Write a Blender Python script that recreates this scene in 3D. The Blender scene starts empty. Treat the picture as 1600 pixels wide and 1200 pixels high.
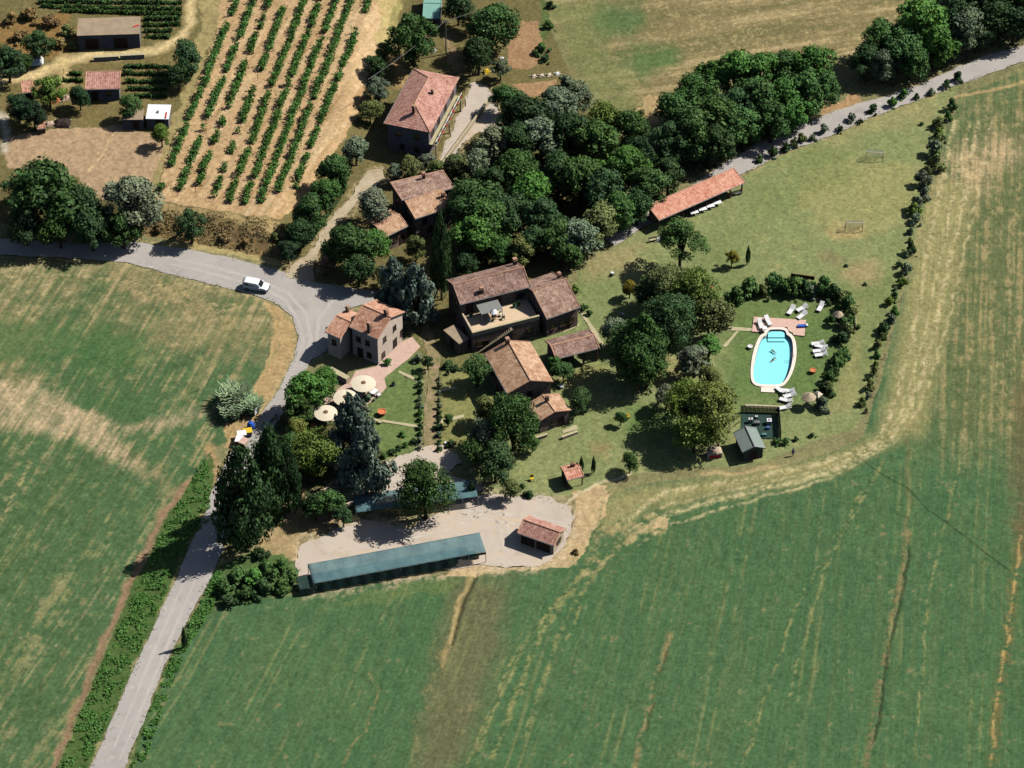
import bpy, bmesh, math, random
import numpy as np
from mathutils import Vector, Matrix
R = math.radians
random.seed(7)
scene = bpy.context.scene
col = scene.collection

# ------------------------------------------------------------ camera
ELEV, DIST, FPX = R(43.0), 600.0, 5400.0
cam_d = bpy.data.cameras.new("camera")
cam = bpy.data.objects.new("camera", cam_d)
col.objects.link(cam)
CAM = Vector((0, -DIST * math.cos(ELEV), DIST * math.sin(ELEV)))
cam.location = CAM
cam.rotation_euler = (math.pi / 2 - ELEV, 0, 0)
cam_d.sensor_width = 36
cam_d.lens = FPX / 1600 * 36
cam_d.clip_start = 5
cam_d.clip_end = 8000
scene.camera = cam

# ------------------------------------------------------------ light
SUN_EL = R(48)
SH = Vector((0.945, 0.318, 0)).normalized()       # horizontal direction towards the sun
sun_d = bpy.data.lights.new("sun", 'SUN')
sun = bpy.data.objects.new("sun", sun_d)
col.objects.link(sun)
sun_d.energy = 5.0
sun_d.angle = R(0.5)
sun_d.color = (1.0, 0.955, 0.89)
to_sun = Vector((SH.x * math.cos(SUN_EL), SH.y * math.cos(SUN_EL), math.sin(SUN_EL)))
sun.rotation_euler = to_sun.to_track_quat('Z', 'Y').to_euler()
world = bpy.data.worlds.new("World")
scene.world = world
world.use_nodes = True
wn = world.node_tree
sky = wn.nodes.new('ShaderNodeTexSky')
sky.sky_type = 'NISHITA'
sky.sun_disc = False
sky.sun_elevation = SUN_EL
sky.sun_rotation = math.atan2(SH.x, SH.y)
bg = wn.nodes['Background']
bg.inputs['Strength'].default_value = 0.05
wn.links.new(sky.outputs[0], bg.inputs[0])
scene.view_settings.view_transform = 'Standard'
scene.view_settings.look = 'None'
scene.view_settings.exposure = -0.02
scene.view_settings.gamma = 1.0
scene.cycles.diffuse_bounces = 0
scene.render.resolution_x = 1024
scene.render.resolution_y = 768

# ------------------------------------------------------------ tools
def lin(c):
    r = []
    for v in c:
        v = v / 255.0
        r.append(v / 12.92 if v <= 0.04045 else ((v + 0.055) / 1.055) ** 2.4)
    return tuple(r)
sE, cE = math.sin(ELEV), math.cos(ELEV)
def ray(px, py):
    a = (px - 800) / FPX; b = -(py - 600) / FPX
    # right (1,0,0), up (0,sE,cE), forward (0,cE,-sE)
    return Vector((a, b * sE + cE, b * cE - sE))
def plane(px, py, z):
    d = ray(px, py); t = (z - CAM.z) / d.z
    return CAM + d * t
def ppm(y):
    return FPX / math.hypot(CAM.z, y - CAM.y)
PLAT = [(-400, 335), (0, 345), (120, 352), (215, 362), (300, 378), (395, 398), (438, 408), (462, 372), (505, 310),
        (548, 262), (585, 200), (600, 110), (640, 0), (690, -160), (-400, -160)]
PLW = np.array([plane(a, b, 0)[:2] for a, b in PLAT])
PLH = 2.6
def inside(poly, x, y):
    c = np.zeros(np.shape(x), bool); n = len(poly)
    for i in range(n):
        x1, y1 = poly[i]; x2, y2 = poly[(i + 1) % n]
        if y1 == y2: continue
        k = ((y1 > y) != (y2 > y)) & (x < (x2 - x1) * (y - y1) / (y2 - y1) + x1)
        c ^= k
    return c
def pdist(pts, x, y, closed=False):
    d = np.full(np.shape(x), 1e18)
    n = len(pts)
    for i in range(n if closed else n - 1):
        x1, y1 = pts[i]; x2, y2 = pts[(i + 1) % n]
        dx, dy = x2 - x1, y2 - y1
        L = dx * dx + dy * dy + 1e-9
        t = np.clip(((x - x1) * dx + (y - y1) * dy) / L, 0, 1)
        d = np.minimum(d, (x - x1 - t * dx) ** 2 + (y - y1 - t * dy) ** 2)
    return np.sqrt(d)
def H(x, y):
    x = np.asarray(x, float); y = np.asarray(y, float)
    d = pdist(PLW, x, y, True); ins = inside(PLW, x, y)
    t = np.clip(np.where(ins, d, 0) / 6.5, 0, 1)
    return PLH * t * t * (3 - 2 * t) + 0.35 * np.sin(x * 0.045 + 1) * np.sin(y * 0.05) * np.clip(-y / 30, 0, 1)
def hz(x, y): return float(H(np.array([x]), np.array([y]))[0])
def G(px, py, dz=0.0):
    z = dz
    for _ in range(9):
        p = plane(px, py, z); z = 0.5 * z + 0.5 * (hz(p.x, p.y) + dz)
    p = plane(px, py, z); return Vector((p.x, p.y, hz(p.x, p.y)))
def tag(o, label=None, cat=None, group=None, kind=None):
    if label: o['label'] = label
    if cat: o['category'] = cat
    if group: o['group'] = group
    if kind: o['kind'] = kind
    return o
def empty(name, loc, rz=0, label=None, cat=None, group=None):
    o = bpy.data.objects.new(name, None); col.objects.link(o)
    o.location = loc; o.rotation_euler = (0, 0, rz); o.empty_display_size = 0.5
    return tag(o, label, cat, group)
def copy_tree(o, parent=None):
    c = o.copy(); col.objects.link(c); c.parent = parent
    for ch in list(o.children): copy_tree(ch, c)
    return c
class MB:
    """collects shapes, builds one mesh object"""
    def __init__(s): s.v = []; s.f = []
    def add(s, vs, fs):
        n = len(s.v); s.v += [tuple(v) for v in vs]; s.f += [tuple(i + n for i in f) for f in fs]; return s
    def box(s, x0, x1, y0, y1, z0, z1, M=None):
        vs = [Vector((x, y, z)) for z in (z0, z1) for x, y in ((x0, y0), (x1, y0), (x1, y1), (x0, y1))]
        if M is not None: vs = [M @ v for v in vs]
        return s.add(vs, [(3, 2, 1, 0), (4, 5, 6, 7), (0, 1, 5, 4), (1, 2, 6, 5), (2, 3, 7, 6), (3, 0, 4, 7)])
    def cyl(s, p, q, r0, r1=None, n=8):
        r1 = r0 if r1 is None else r1
        p = Vector(p); q = Vector(q); a = (q - p).normalized()
        u = a.orthogonal().normalized(); w = a.cross(u)
        vs = []
        for c, r in ((p, r0), (q, r1)):
            for i in range(n):
                t = 2 * math.pi * i / n
                vs.append(c + (u * math.cos(t) + w * math.sin(t)) * r)
        fs = [(i, (i + 1) % n, n + (i + 1) % n, n + i) for i in range(n)]
        fs += [tuple(range(n))[::-1], tuple(range(n, 2 * n))]
        return s.add(vs, fs)
    def lathe(s, prof, n=12, c=(0, 0, 0)):
        vs = []; fs = []
        for r, z in prof:
            for i in range(n):
                t = 2 * math.pi * i / n
                vs.append((c[0] + r * math.cos(t), c[1] + r * math.sin(t), c[2] + z))
        for k in range(len(prof) - 1):
            for i in range(n):
                j = (i + 1) % n
                fs.append((k * n + i, k * n + j, (k + 1) * n + j, (k + 1) * n + i))
        fs.append(tuple(range(n))[::-1]); fs.append(tuple(range((len(prof) - 1) * n, len(prof) * n)))
        return s.add(vs, fs)
    def ball(s, c, r, n=10, sz=1.0):
        prof = [(r * math.sin(math.pi * (k + .02) / (6.04)), -r * sz * math.cos(math.pi * (k + .02) / 6.04)) for k in range(7)]
        return s.lathe(prof, n, c)
    def prism(s, pts, z0, z1):
        n = len(pts)
        vs = [(x, y, z0) for x, y in pts] + [(x, y, z1) for x, y in pts]
        fs = [(i, (i + 1) % n, n + (i + 1) % n, n + i) for i in range(n)]
        fs += [tuple(range(n))[::-1], tuple(range(n, 2 * n))]
        return s.add(vs, fs)
    def build(s, name, m, parent=None, smooth=False, fix=True):
        me = bpy.data.meshes.new(name); me.from_pydata(s.v, [], s.f)
        if fix:
            bm = bmesh.new(); bm.from_mesh(me); bmesh.ops.recalc_face_normals(bm, faces=bm.faces); bm.to_mesh(me); bm.free()
        me.materials.append(m)
        if smooth:
            for p in me.polygons: p.use_smooth = True
        o = bpy.data.objects.new(name, me); col.objects.link(o); o.parent = parent
        return o

# ------------------------------------------------------------ materials
def nodes(name):
    m = bpy.data.materials.new(name); m.use_nodes = True
    nt = m.node_tree; b = nt.nodes['Principled BSDF']
    return m, nt, b
def mat(name, c, rough=0.85, var=0.18, scale=2.0, bump=0.0, bscale=20.0, spec=0.3, metal=0.0, c2=None, detail=5):
    m, nt, b = nodes(name)
    b.inputs['Roughness'].default_value = rough
    b.inputs['Specular IOR Level'].default_value = spec
    b.inputs['Metallic'].default_value = metal
    tc = nt.nodes.new('ShaderNodeTexCoord')
    nz = nt.nodes.new('ShaderNodeTexNoise'); nz.inputs['Scale'].default_value = scale; nz.inputs['Detail'].default_value = detail
    nz.inputs['Roughness'].default_value = 0.65
    nt.links.new(tc.outputs['Object'], nz.inputs['Vector'])
    cr = nt.nodes.new('ShaderNodeValToRGB')
    a = lin(c) if max(c) > 1.01 else c
    if c2 is None:
        lo = tuple(v * (1 - var) for v in a); hi = tuple(min(1, v * (1 + var)) for v in a)
    else:
        lo = a; hi = lin(c2)
    cr.color_ramp.elements[0].position = 0.33; cr.color_ramp.elements[0].color = (*lo, 1)
    cr.color_ramp.elements[1].position = 0.67; cr.color_ramp.elements[1].color = (*hi, 1)
    nt.links.new(nz.outputs['Fac'], cr.inputs['Fac'])
    nt.links.new(cr.outputs['Color'], b.inputs['Base Color'])
    if bump:
        n2 = nt.nodes.new('ShaderNodeTexNoise'); n2.inputs['Scale'].default_value = bscale; n2.inputs['Detail'].default_value = 4
        nt.links.new(tc.outputs['Object'], n2.inputs['Vector'])
        bp = nt.nodes.new('ShaderNodeBump'); bp.inputs['Strength'].default_value = bump; bp.inputs['Distance'].default_value = 0.1
        nt.links.new(n2.outputs['Fac'], bp.inputs['Height']); nt.links.new(bp.outputs['Normal'], b.inputs['Normal'])
    return m
def roofmat(name, c, c2, c3, axis='X', period=0.42):
    """clay tiles: columns of rounded tiles running down the slope, blotched with age"""
    m, nt, b = nodes(name)
    b.inputs['Roughness'].default_value = 0.9; b.inputs['Specular IOR Level'].default_value = 0.15
    tc = nt.nodes.new('ShaderNodeTexCoord')
    def noise(s, d, r=0.6):
        n = nt.nodes.new('ShaderNodeTexNoise'); n.inputs['Scale'].default_value = s; n.inputs['Detail'].default_value = d
        n.inputs['Roughness'].default_value = r; nt.links.new(tc.outputs['Object'], n.inputs['Vector']); return n
    n1 = noise(0.55, 6, 0.7)
    cr = nt.nodes.new('ShaderNodeValToRGB')
    e = cr.color_ramp.elements
    e[0].position = 0.36; e[0].color = (*lin(c), 1); e[1].position = 0.64; e[1].color = (*lin(c3), 1)
    k = e.new(0.5); k.color = (*lin(c2), 1)
    nt.links.new(n1.outputs['Fac'], cr.inputs['Fac'])
    vo = nt.nodes.new('ShaderNodeTexVoronoi'); vo.inputs['Scale'].default_value = 2.6
    nt.links.new(tc.outputs['Object'], vo.inputs['Vector'])
    bw = nt.nodes.new('ShaderNodeRGBToBW'); nt.links.new(vo.outputs['Color'], bw.inputs[0])
    mx = nt.nodes.new('ShaderNodeMix'); mx.data_type = 'RGBA'; mx.blend_type = 'SOFT_LIGHT'; mx.inputs[0].default_value = 0.6
    nt.links.new(cr.outputs['Color'], mx.inputs[6]); nt.links.new(bw.outputs[0], mx.inputs[7])
    hs = nt.nodes.new('ShaderNodeHueSaturation'); hs.inputs['Saturation'].default_value = 0.95
    nt.links.new(mx.outputs[2], hs.inputs['Color'])
    nt.links.new(hs.outputs['Color'], b.inputs['Base Color'])
    wv = nt.nodes.new('ShaderNodeTexWave'); wv.bands_direction = axis
    wv.inputs['Scale'].default_value = 1.0 / period / 1.0 * 0.314; wv.inputs['Distortion'].default_value = 0.6
    nt.links.new(tc.outputs['Object'], wv.inputs['Vector'])
    bp = nt.nodes.new('ShaderNodeBump'); bp.inputs['Strength'].default_value = 0.45; bp.inputs['Distance'].default_value = 0.06
    nt.links.new(wv.outputs['Fac'], bp.inputs['Height'])
    b2 = nt.nodes.new('ShaderNodeBump'); b2.inputs['Strength'].default_value = 0.5; b2.inputs['Distance'].default_value = 0.08
    n3 = noise(3.0, 4)
    nt.links.new(n3.outputs['Fac'], b2.inputs['Height']); nt.links.new(bp.outputs['Normal'], b2.inputs['Normal'])
    nt.links.new(b2.outputs['Normal'], b.inputs['Normal'])
    return m
def leafmat(name):
    m, nt, b = nodes(name)
    b.inputs['Roughness'].default_value = 0.6; b.inputs['Specular IOR Level'].default_value = 0.18
    oi = nt.nodes.new('ShaderNodeObjectInfo')
    tc = nt.nodes.new('ShaderNodeTexCoord')
    nz = nt.nodes.new('ShaderNodeTexNoise'); nz.inputs['Scale'].default_value = 3.2; nz.inputs['Detail'].default_value = 6
    nz.inputs['Roughness'].default_value = 0.75
    nt.links.new(tc.outputs['Object'], nz.inputs['Vector'])
    cr = nt.nodes.new('ShaderNodeValToRGB')
    cr.color_ramp.elements[0].position = 0.35; cr.color_ramp.elements[0].color = (0.55, 0.6, 0.6, 1)
    cr.color_ramp.elements[1].position = 0.68; cr.color_ramp.elements[1].color = (1.6, 1.5, 1.1, 1)
    nt.links.new(nz.outputs['Fac'], cr.inputs['Fac'])
    mx = nt.nodes.new('ShaderNodeMix'); mx.data_type = 'RGBA'; mx.blend_type = 'MULTIPLY'; mx.inputs[0].default_value = 1
    nt.links.new(oi.outputs['Color'], mx.inputs[6]); nt.links.new(cr.outputs['Color'], mx.inputs[7])
    nt.links.new(mx.outputs[2], b.inputs['Base Color'])
    tr = nt.nodes.new('ShaderNodeBsdfTranslucent'); nt.links.new(mx.outputs[2], tr.inputs['Color'])
    ms = nt.nodes.new('ShaderNodeMixShader'); ms.inputs[0].default_value = 0.12
    nt.links.new(b.outputs[0], ms.inputs[1]); nt.links.new(tr.outputs[0], ms.inputs[2])
    nt.links.new(ms.outputs[0], nt.nodes['Material Output'].inputs['Surface'])
    return m
def wornmat(name, a, b2, stain, tint, s1, s2, st_lo=.56, st_hi=.7, crack=0.0):
    m, nt, b = nodes(name)
    b.inputs['Roughness'].default_value = .97; b.inputs['Specular IOR Level'].default_value = .1
    tc = nt.nodes.new('ShaderNodeTexCoord')
    def nz(s, d, r):
        n = nt.nodes.new('ShaderNodeTexNoise'); n.inputs['Scale'].default_value = s; n.inputs['Detail'].default_value = d; n.inputs['Roughness'].default_value = r
        nt.links.new(tc.outputs['Object'], n.inputs['Vector']); return n
    def ramp(src, p0, c0, p1, c1):
        r = nt.nodes.new('ShaderNodeValToRGB'); e = r.color_ramp.elements; e[0].position = p0; e[0].color = (*c0, 1); e[1].position = p1; e[1].color = (*c1, 1)
        nt.links.new(src, r.inputs['Fac']); return r.outputs['Color']
    def mix(f, x, y, mode='MIX'):
        q = nt.nodes.new('ShaderNodeMix'); q.data_type = 'RGBA'; q.blend_type = mode
        if isinstance(f, float): q.inputs[0].default_value = f
        else: nt.links.new(f, q.inputs[0])
        nt.links.new(x, q.inputs[6]); nt.links.new(y, q.inputs[7]); return q.outputs[2]
    c = ramp(nz(s1, 6, .7).outputs['Fac'], .35, lin(a), .65, lin(b2))
    st = ramp(nz(s2, 5, .65).outputs['Fac'], st_lo, (0, 0, 0), st_hi, (1, 1, 1))
    rgb = nt.nodes.new('ShaderNodeRGB'); rgb.outputs[0].default_value = (*lin(stain), 1)
    c = mix(st, c, rgb.outputs[0])
    s_ = ramp(nz(s2 * 2.3 + .1, 5, .65).outputs['Fac'], st_lo + .02, (0, 0, 0), st_hi, (1, 1, 1))
    rg2 = nt.nodes.new('ShaderNodeRGB'); rg2.outputs[0].default_value = (*lin(tint), 1)
    c = mix(s_, c, rg2.outputs[0])
    g = nz(5, 5, .8); c = mix(1.0, c, ramp(g.outputs['Fac'], .3, (.9, .9, .9), .7, (1.1, 1.1, 1.1)), 'MULTIPLY')
    nt.links.new(c, b.inputs['Base Color'])
    bp = nt.nodes.new('ShaderNodeBump'); bp.inputs['Strength'].default_value = .25; bp.inputs['Distance'].default_value = .03
    nt.links.new(g.outputs['Fac'], bp.inputs['Height']); nt.links.new(bp.outputs[0], b.inputs['Normal'])
    return m
M = {}
M['leaf'] = leafmat('foliage')
M['bark'] = mat('bark', (78, 66, 54), 0.95, 0.25, 4, 0.4, 12)
M['asphalt'] = wornmat('asphalt', (168, 163, 157), (180, 174, 167), (158, 153, 147), (188, 180, 168), .12, .22)
M['gravel'] = wornmat('gravel', (188, 176, 162), (204, 190, 174), (200, 176, 144), (184, 170, 150), .1, .1, .5, .72)
M['dirtroad'] = wornmat('dirt_road', (170, 154, 126), (192, 178, 152), (150, 132, 98), (206, 192, 168), .3, .35)
M['path'] = wornmat('garden_path', (130, 122, 86), (156, 138, 104), (170, 144, 118), (112, 114, 70), .3, .4, .5, .62)
M['slab'] = mat('stone_slab', (186, 176, 140), 0.9, 0.12, 1.5, 0.2, 10)
M['pave'] = mat('terracotta_paving', (196, 166, 148), 0.9, 0.0, 1.2, 0.1, 14, c2=(214, 184, 166))
M['deck'] = mat('pool_paving', (205, 168, 152), 0.85, 0.0, 2.0, 0.1, 14, c2=(220, 186, 170))
M['wear'] = mat('worn_asphalt', (176, 171, 164), .95, 0, .5, c2=(188, 182, 174), spec=.1)
M['track'] = mat('rolled_gravel', (204, 194, 181), .97, 0, .6, c2=(188, 176, 160), spec=.1)
M['terrace'] = mat('terrace_tiles', (216, 190, 158), 0.85, 0.05, 2.0)
M['coping'] = mat('pool_coping', (244, 226, 212), 0.8, 0.1, 3.0)
M['stone'] = mat('pale_stone_wall', (212, 190, 170), 0.95, 0.0, 1.6, 0.4, 7, c2=(236, 218, 200))
M['stone2'] = mat('brown_stone_wall', (120, 102, 92), 0.95, 0.0, 1.4, 0.5, 6, c2=(164, 142, 124))
M['plaster'] = mat('cream_plaster', (196, 176, 150), 0.9, 0.12, 0.7)
M['greywall'] = mat('grey_render', (124, 118, 118), 0.9, 0.15, 0.7)
M['brickwall'] = mat('brick_wall', (128, 98, 82), 0.95, 0.2, 1.8, 0.4, 8)
M['woodgreen'] = mat('green_boards', (70, 84, 74), 0.8, 0.15, 3)
M['wood'] = mat('wood', (128, 98, 70), 0.8, 0.2, 4)
M['darkwood'] = mat('dark_wood', (56, 46, 40), 0.85, 0.2, 4)
M['glass'] = mat('window_glass', (34, 38, 44), 0.25, 0.1, 2, spec=0.5)
M['shutter'] = mat('brown_shutter', (78, 60, 50), 0.7, 0.12, 5)
M['white'] = mat('white_plastic', (240, 240, 240), 0.5, 0.02, 3)
M['offwhite'] = mat('offwhite_canvas', (226, 214, 188), 0.85, 0.05, 2.5)
M['thatch'] = mat('thatch', (150, 132, 110), 0.95, 0.0, 3, 0.6, 12, c2=(204, 188, 160))
M['blue'] = mat('blue_plastic', (48, 92, 190), 0.5, 0.05, 3)
M['navy'] = mat('blue_grey_cloth', (98, 100, 140), 0.8, 0.1, 3)
M['red'] = mat('red_paint', (205, 60, 50), 0.5, 0.08, 3)
M['yellow'] = mat('yellow_plastic', (225, 190, 50), 0.5, 0.05, 3)
M['teal'] = mat('teal_net', (84, 118, 124), 0.85, 0.0, 0.35, 0.1, 5, c2=(112, 148, 150))
_nt = M['teal'].node_tree; _t = _nt.nodes.new('ShaderNodeBsdfTransparent'); _m = _nt.nodes.new('ShaderNodeMixShader'); _m.inputs[0].default_value = .3
_nt.links.new(_nt.nodes['Principled BSDF'].outputs[0], _m.inputs[1]); _nt.links.new(_t.outputs[0], _m.inputs[2]); _nt.links.new(_m.outputs[0], _nt.nodes['Material Output'].inputs['Surface'])
M['tealroof'] = mat('mint_sheet_roof', (128, 174, 160), 0.6, 0.06, 1.0)
M['tealp'] = mat('teal_plastic', (50, 140, 130), 0.6, 0.08, 2)
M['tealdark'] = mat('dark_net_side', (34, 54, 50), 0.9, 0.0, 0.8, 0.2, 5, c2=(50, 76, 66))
M['greyroof'] = mat('grey_green_felt', (132, 146, 138), 0.85, 0.06, 1.2)
M['whiteroof'] = mat('white_sheet_roof', (236, 238, 240), 0.5, 0.02, 1)
M['metal'] = mat('galvanised_metal', (140, 142, 140), 0.45, 0.08, 3, metal=0.4)
M['tyre'] = mat('tyre_rubber', (24, 24, 26), 0.9, 0.1, 3)
M['carpaint'] = mat('white_car_paint', (244, 246, 248), 0.25, 0.01, 1, spec=0.6)
M['skin'] = mat('skin', (190, 140, 110), 0.6, 0.05, 6)
M['hair'] = mat('dark_hair', (50, 36, 28), 0.8, 0.1, 6)
M['swim'] = mat('dark_swimwear', (40, 44, 66), 0.7, 0.1, 6)
M['orange'] = mat('orange_terracotta', (214, 128, 84), 0.8, 0.1, 3)
M['earthroof'] = mat('earthen_flat_roof', (160, 142, 118), 0.95, 0.15, 0.8, 0.3, 4)
M['cable'] = mat('grey_cable', (110, 112, 112), 0.7, 0.05, 2)
M['darkcable'] = mat('black_cable', (26, 40, 34), 0.7, 0.05, 2)
M['tile'] = roofmat('old_clay_tiles', (134, 106, 92), (158, 128, 112), (178, 150, 128))
M['tiledark'] = roofmat('weathered_clay_tiles', (122, 96, 86), (146, 116, 104), (164, 136, 122))
M['tileorange'] = roofmat('orange_clay_tiles', (174, 126, 102), (192, 142, 114), (206, 160, 134))
M['tiletan'] = roofmat('tan_clay_tiles', (168, 128, 98), (186, 148, 116), (200, 166, 134))
M['tilepink'] = roofmat('pink_clay_tiles', (170, 122, 108), (182, 134, 118), (194, 148, 132))
M['tilebright'] = roofmat('bright_orange_tiles', (196, 134, 110), (206, 146, 120), (216, 160, 134))
M['ridge'] = mat('ridge_tiles', (178, 140, 116), 0.9, 0.15, 2.5)
M['ridgeo'] = mat('orange_ridge_tiles', (206, 158, 130), 0.9, 0.12, 2.5)
# water: a thin tinted surface over a painted basin
m, nt, b = nodes('pool_water')
nt.nodes.remove(b)
tr = nt.nodes.new('ShaderNodeBsdfTransparent'); tr.inputs[0].default_value = (0.86, 0.99, 1.0, 1)
gl = nt.nodes.new('ShaderNodeBsdfGlossy'); gl.inputs['Roughness'].default_value = 0.08
nz = nt.nodes.new('ShaderNodeTexNoise'); nz.inputs['Scale'].default_value = 3.0
bp = nt.nodes.new('ShaderNodeBump'); bp.inputs['Strength'].default_value = 0.06; bp.inputs['Distance'].default_value = 0.03
tc = nt.nodes.new('ShaderNodeTexCoord'); nt.links.new(tc.outputs['Object'], nz.inputs['Vector'])
nt.links.new(nz.outputs['Fac'], bp.inputs['Height'])
nt.links.new(bp.outputs[0], gl.inputs['Normal']); pass
ms = nt.nodes.new('ShaderNodeMixShader')
ms.inputs[0].default_value = .04; nt.links.new(tr.outputs[0], ms.inputs[1]); nt.links.new(gl.outputs[0], ms.inputs[2])
nt.links.new(ms.outputs[0], nt.nodes['Material Output'].inputs['Surface'])
M['water'] = m
M['basin'] = mat('pool_basin', (0.42, 0.97, 1.0), 0.8, 0.03, 0.6)
M['basinwall'] = mat('pool_basin_wall_shaded', (0.05, 0.62, 0.92), 0.8, 0.03, 0.6)  # bluer than the floor: the side wall's shade is put into this colour
# ------------------------------------------------------------ ground sheet
rng = np.random.RandomState(3)
def vnoise(x, y, seed):
    xi = np.floor(x).astype(np.int64); yi = np.floor(y).astype(np.int64)
    fx = x - xi; fy = y - yi; fx = fx * fx * (3 - 2 * fx); fy = fy * fy * (3 - 2 * fy)
    def h(a, b):
        n = (a * 374761393 + b * 668265263 + seed * 974634777) & 0xffffffff
        n = ((n ^ (n >> 13)) * 1274126177) & 0xffffffff
        return ((n ^ (n >> 16)) & 0xffff) / 65535.0
    a = h(xi, yi); b2 = h(xi + 1, yi); c = h(xi, yi + 1); d = h(xi + 1, yi + 1)
    return (a * (1 - fx) + b2 * fx) * (1 - fy) + (c * (1 - fx) + d * fx) * fy
def fbm(x, y, seed, o=4, g=0.5):
    s = 0; a = 1; t = 0
    for k in range(o):
        s = s + a * vnoise(x * 2 ** k, y * 2 ** k, seed + k * 17); t += a; a *= g
    return s / t - 0.5
ST = 0.3
xs = np.concatenate([[-4000, -1200, -400, -180, -125], np.arange(-114, 114.01, ST), [125, 180, 400, 1200, 4000]])
ys = np.concatenate([[-4000, -1200, -400, -160, -105], np.arange(-96, 122.01, ST), [135, 180, 400, 1200, 4000]])
NX, NY = len(xs), len(ys)
X, Y = np.meshgrid(xs, ys)
Z = H(X, Y)
# picture coordinates of every ground point: only a way to carry outlines measured on the photo
dzc = Z - CAM.z; dyc = Y - CAM.y
fw = dyc * cE - dzc * sE; up = dyc * sE + dzc * cE
PX = 800 + FPX * X / fw; PY = 600 - FPX * up / fw
jn = fbm(X * 0.35, Y * 0.35, 5, 4) ; jm = fbm(X * 0.35, Y * 0.35, 55, 4)
JX = PX + jn * 22; JY = PY + jm * 14
COL = np.zeros((NY, NX, 3)); COL[:] = lin((128, 124, 88))
F1 = fbm(X * 0.08, Y * 0.08, 11, 4); F2 = fbm(X * 0.6, Y * 0.6, 21, 4, 0.65); F3 = fbm(X * 2.2, Y * 2.2, 31, 3, 0.7)
# drilling streaks run the way each field was worked
kk = np.clip(0.35 - (PX - 100) / 1300 * 0.22, 0.12, 0.36)
S1 = X - Y * kk
STK = fbm(S1 * 0.9, Y * 0.03, 41, 4, 0.6) ; STK2 = fbm(S1 * 2.1 + 9, Y * 0.06, 47, 3, 0.6)
SN = Y - X * 0.26
STN = fbm(X * 0.04, SN * 0.45, 61, 4, 0.6)
SA = (fbm(S1 * 1.3, Y * .05, 91, 4, .7)) * 95 + F2 * 14
SX = PX - SA * .40; SY = PY + SA * .92
def streaky(poly, c, amt, soft=10, k=1.0, nz=0.0):
    bx = [p[0] for p in poly]; by = [p[1] for p in poly]; mg = soft + 60 * k
    sel = (PX > min(bx) - mg) & (PX < max(bx) + mg) & (PY > min(by) - mg) & (PY < max(by) + mg)
    x = (PX + (SX - PX) * k)[sel]; y = (PY + (SY - PY) * k)[sel]
    i = inside(poly, x, y); d = np.clip(pdist(poly, x, y, True) / soft, 0, 1)
    mk = np.zeros_like(PX); v = np.where(i, .5 + .5 * d, .5 - .5 * d)
    if nz: v = v * np.clip(.7 + (STK2[sel] + F2[sel] * .5) * nz, .1, 1)
    mk[sel] = v; mixc(mk, c, amt); return mk
def mixc(mask, c, amt=1.0):
    global COL
    a = (mask * amt)[..., None]
    COL = COL * (1 - a) + np.array(lin(c)) * a
def region(poly, c, amt=1.0, jit=1.0, noise=None, thr=None, soft=0):
    x = PX + (JX - PX) * jit; y = PY + (JY - PY) * jit
    mk = inside(poly, x, y).astype(float)
    if soft:
        bx = [p[0] for p in poly]; by = [p[1] for p in poly]
        sel = (PX > min(bx) - soft) & (PX < max(bx) + soft) & (PY > min(by) - soft) & (PY < max(by) + soft)
        d = pdist(poly, x[sel], y[sel], True)
        mm = np.zeros_like(mk); mm[sel] = np.where(mk[sel] > 0, 0.5 + 0.5 * np.clip(d / soft, 0, 1), 0.5 - 0.5 * np.clip(d / soft, 0, 1)); mk = mm
    if noise is not None: mk = mk * np.clip(0.5 + (noise - thr) * 6, 0, 1)
    mixc(mk, c, amt); return mk
def stroke(pts, w, c, amt=1.0, jit=0.6, depth=0, brk=0.0):
    global Z
    bx = [p[0] for p in pts]; by = [p[1] for p in pts]; mrg = w * 3 + 12
    sel = (PX > min(bx) - mrg) & (PX < max(bx) + mrg) & (PY > min(by) - mrg) & (PY < max(by) + mrg)
    x = PX[sel] + (JX - PX)[sel] * jit; y = PY[sel] + (JY - PY)[sel] * jit
    d = pdist(pts, x, y)
    k = np.clip(1.25 - d / (w * 0.5), 0, 1)
    if brk: k = k * np.clip(0.6 + brk * (F2[sel] + F3[sel]) * 5, 0, 1)
    mk = np.zeros_like(PX); mk[sel] = k
    mixc(mk, c, amt)
    if depth: Z = Z - mk * depth
    return mk
BIG = 3000
# left field
LF = [(-BIG, 398), (0, 401), (150, 408), (200, 413), (300, 440), (380, 458), (425, 474), (440, 500), (440, 560), (405, 625), (352, 690),
      (335, 700), (300, 750), (250, 800), (230, 860), (205, 905), (130, 1080), (80, 1200), (-200, 2000), (-BIG, 2000)]
lf = region(LF, (78, 104, 69), jit=.25)
tn = np.clip((625 - PY) / 170 + .1 + F1 * 1.6 + F2 * 1.3 + STK2 * 1.9, 0, 1) * lf
mixc(tn, (138, 129, 93), .85)
mixc(lf * np.clip((500 - PY) / 60 + F2 * 3, 0, 1) * np.clip((STK2 + F2) * 5, 0, 1), (172, 158, 122), .6)
mixc(lf * np.clip((STK2 + F2 * .8 - .08) * 5, 0, 1), (168, 152, 112), .45)
mixc(lf * np.clip((-STK - F1 - .05) * 5, 0, 1) , (74, 98, 62), .6)
streaky([(-20, 597), (60, 600), (110, 625), (200, 660), (290, 650), (330, 640), (250, 672), (170, 668), (200, 705), (250, 752), (225, 745), (150, 700), (90, 680), (-20, 668)], (186, 164, 132), .95, 9, .45, 1.5)
streaky([(102, 624), (160, 616), (235, 620), (215, 634), (150, 646), (115, 636)], (72, 102, 64), .9, 5, .2)
streaky([(160, 648), (200, 632), (245, 640), (240, 655), (190, 664)], (76, 104, 66), .9, 5, .2)
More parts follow.
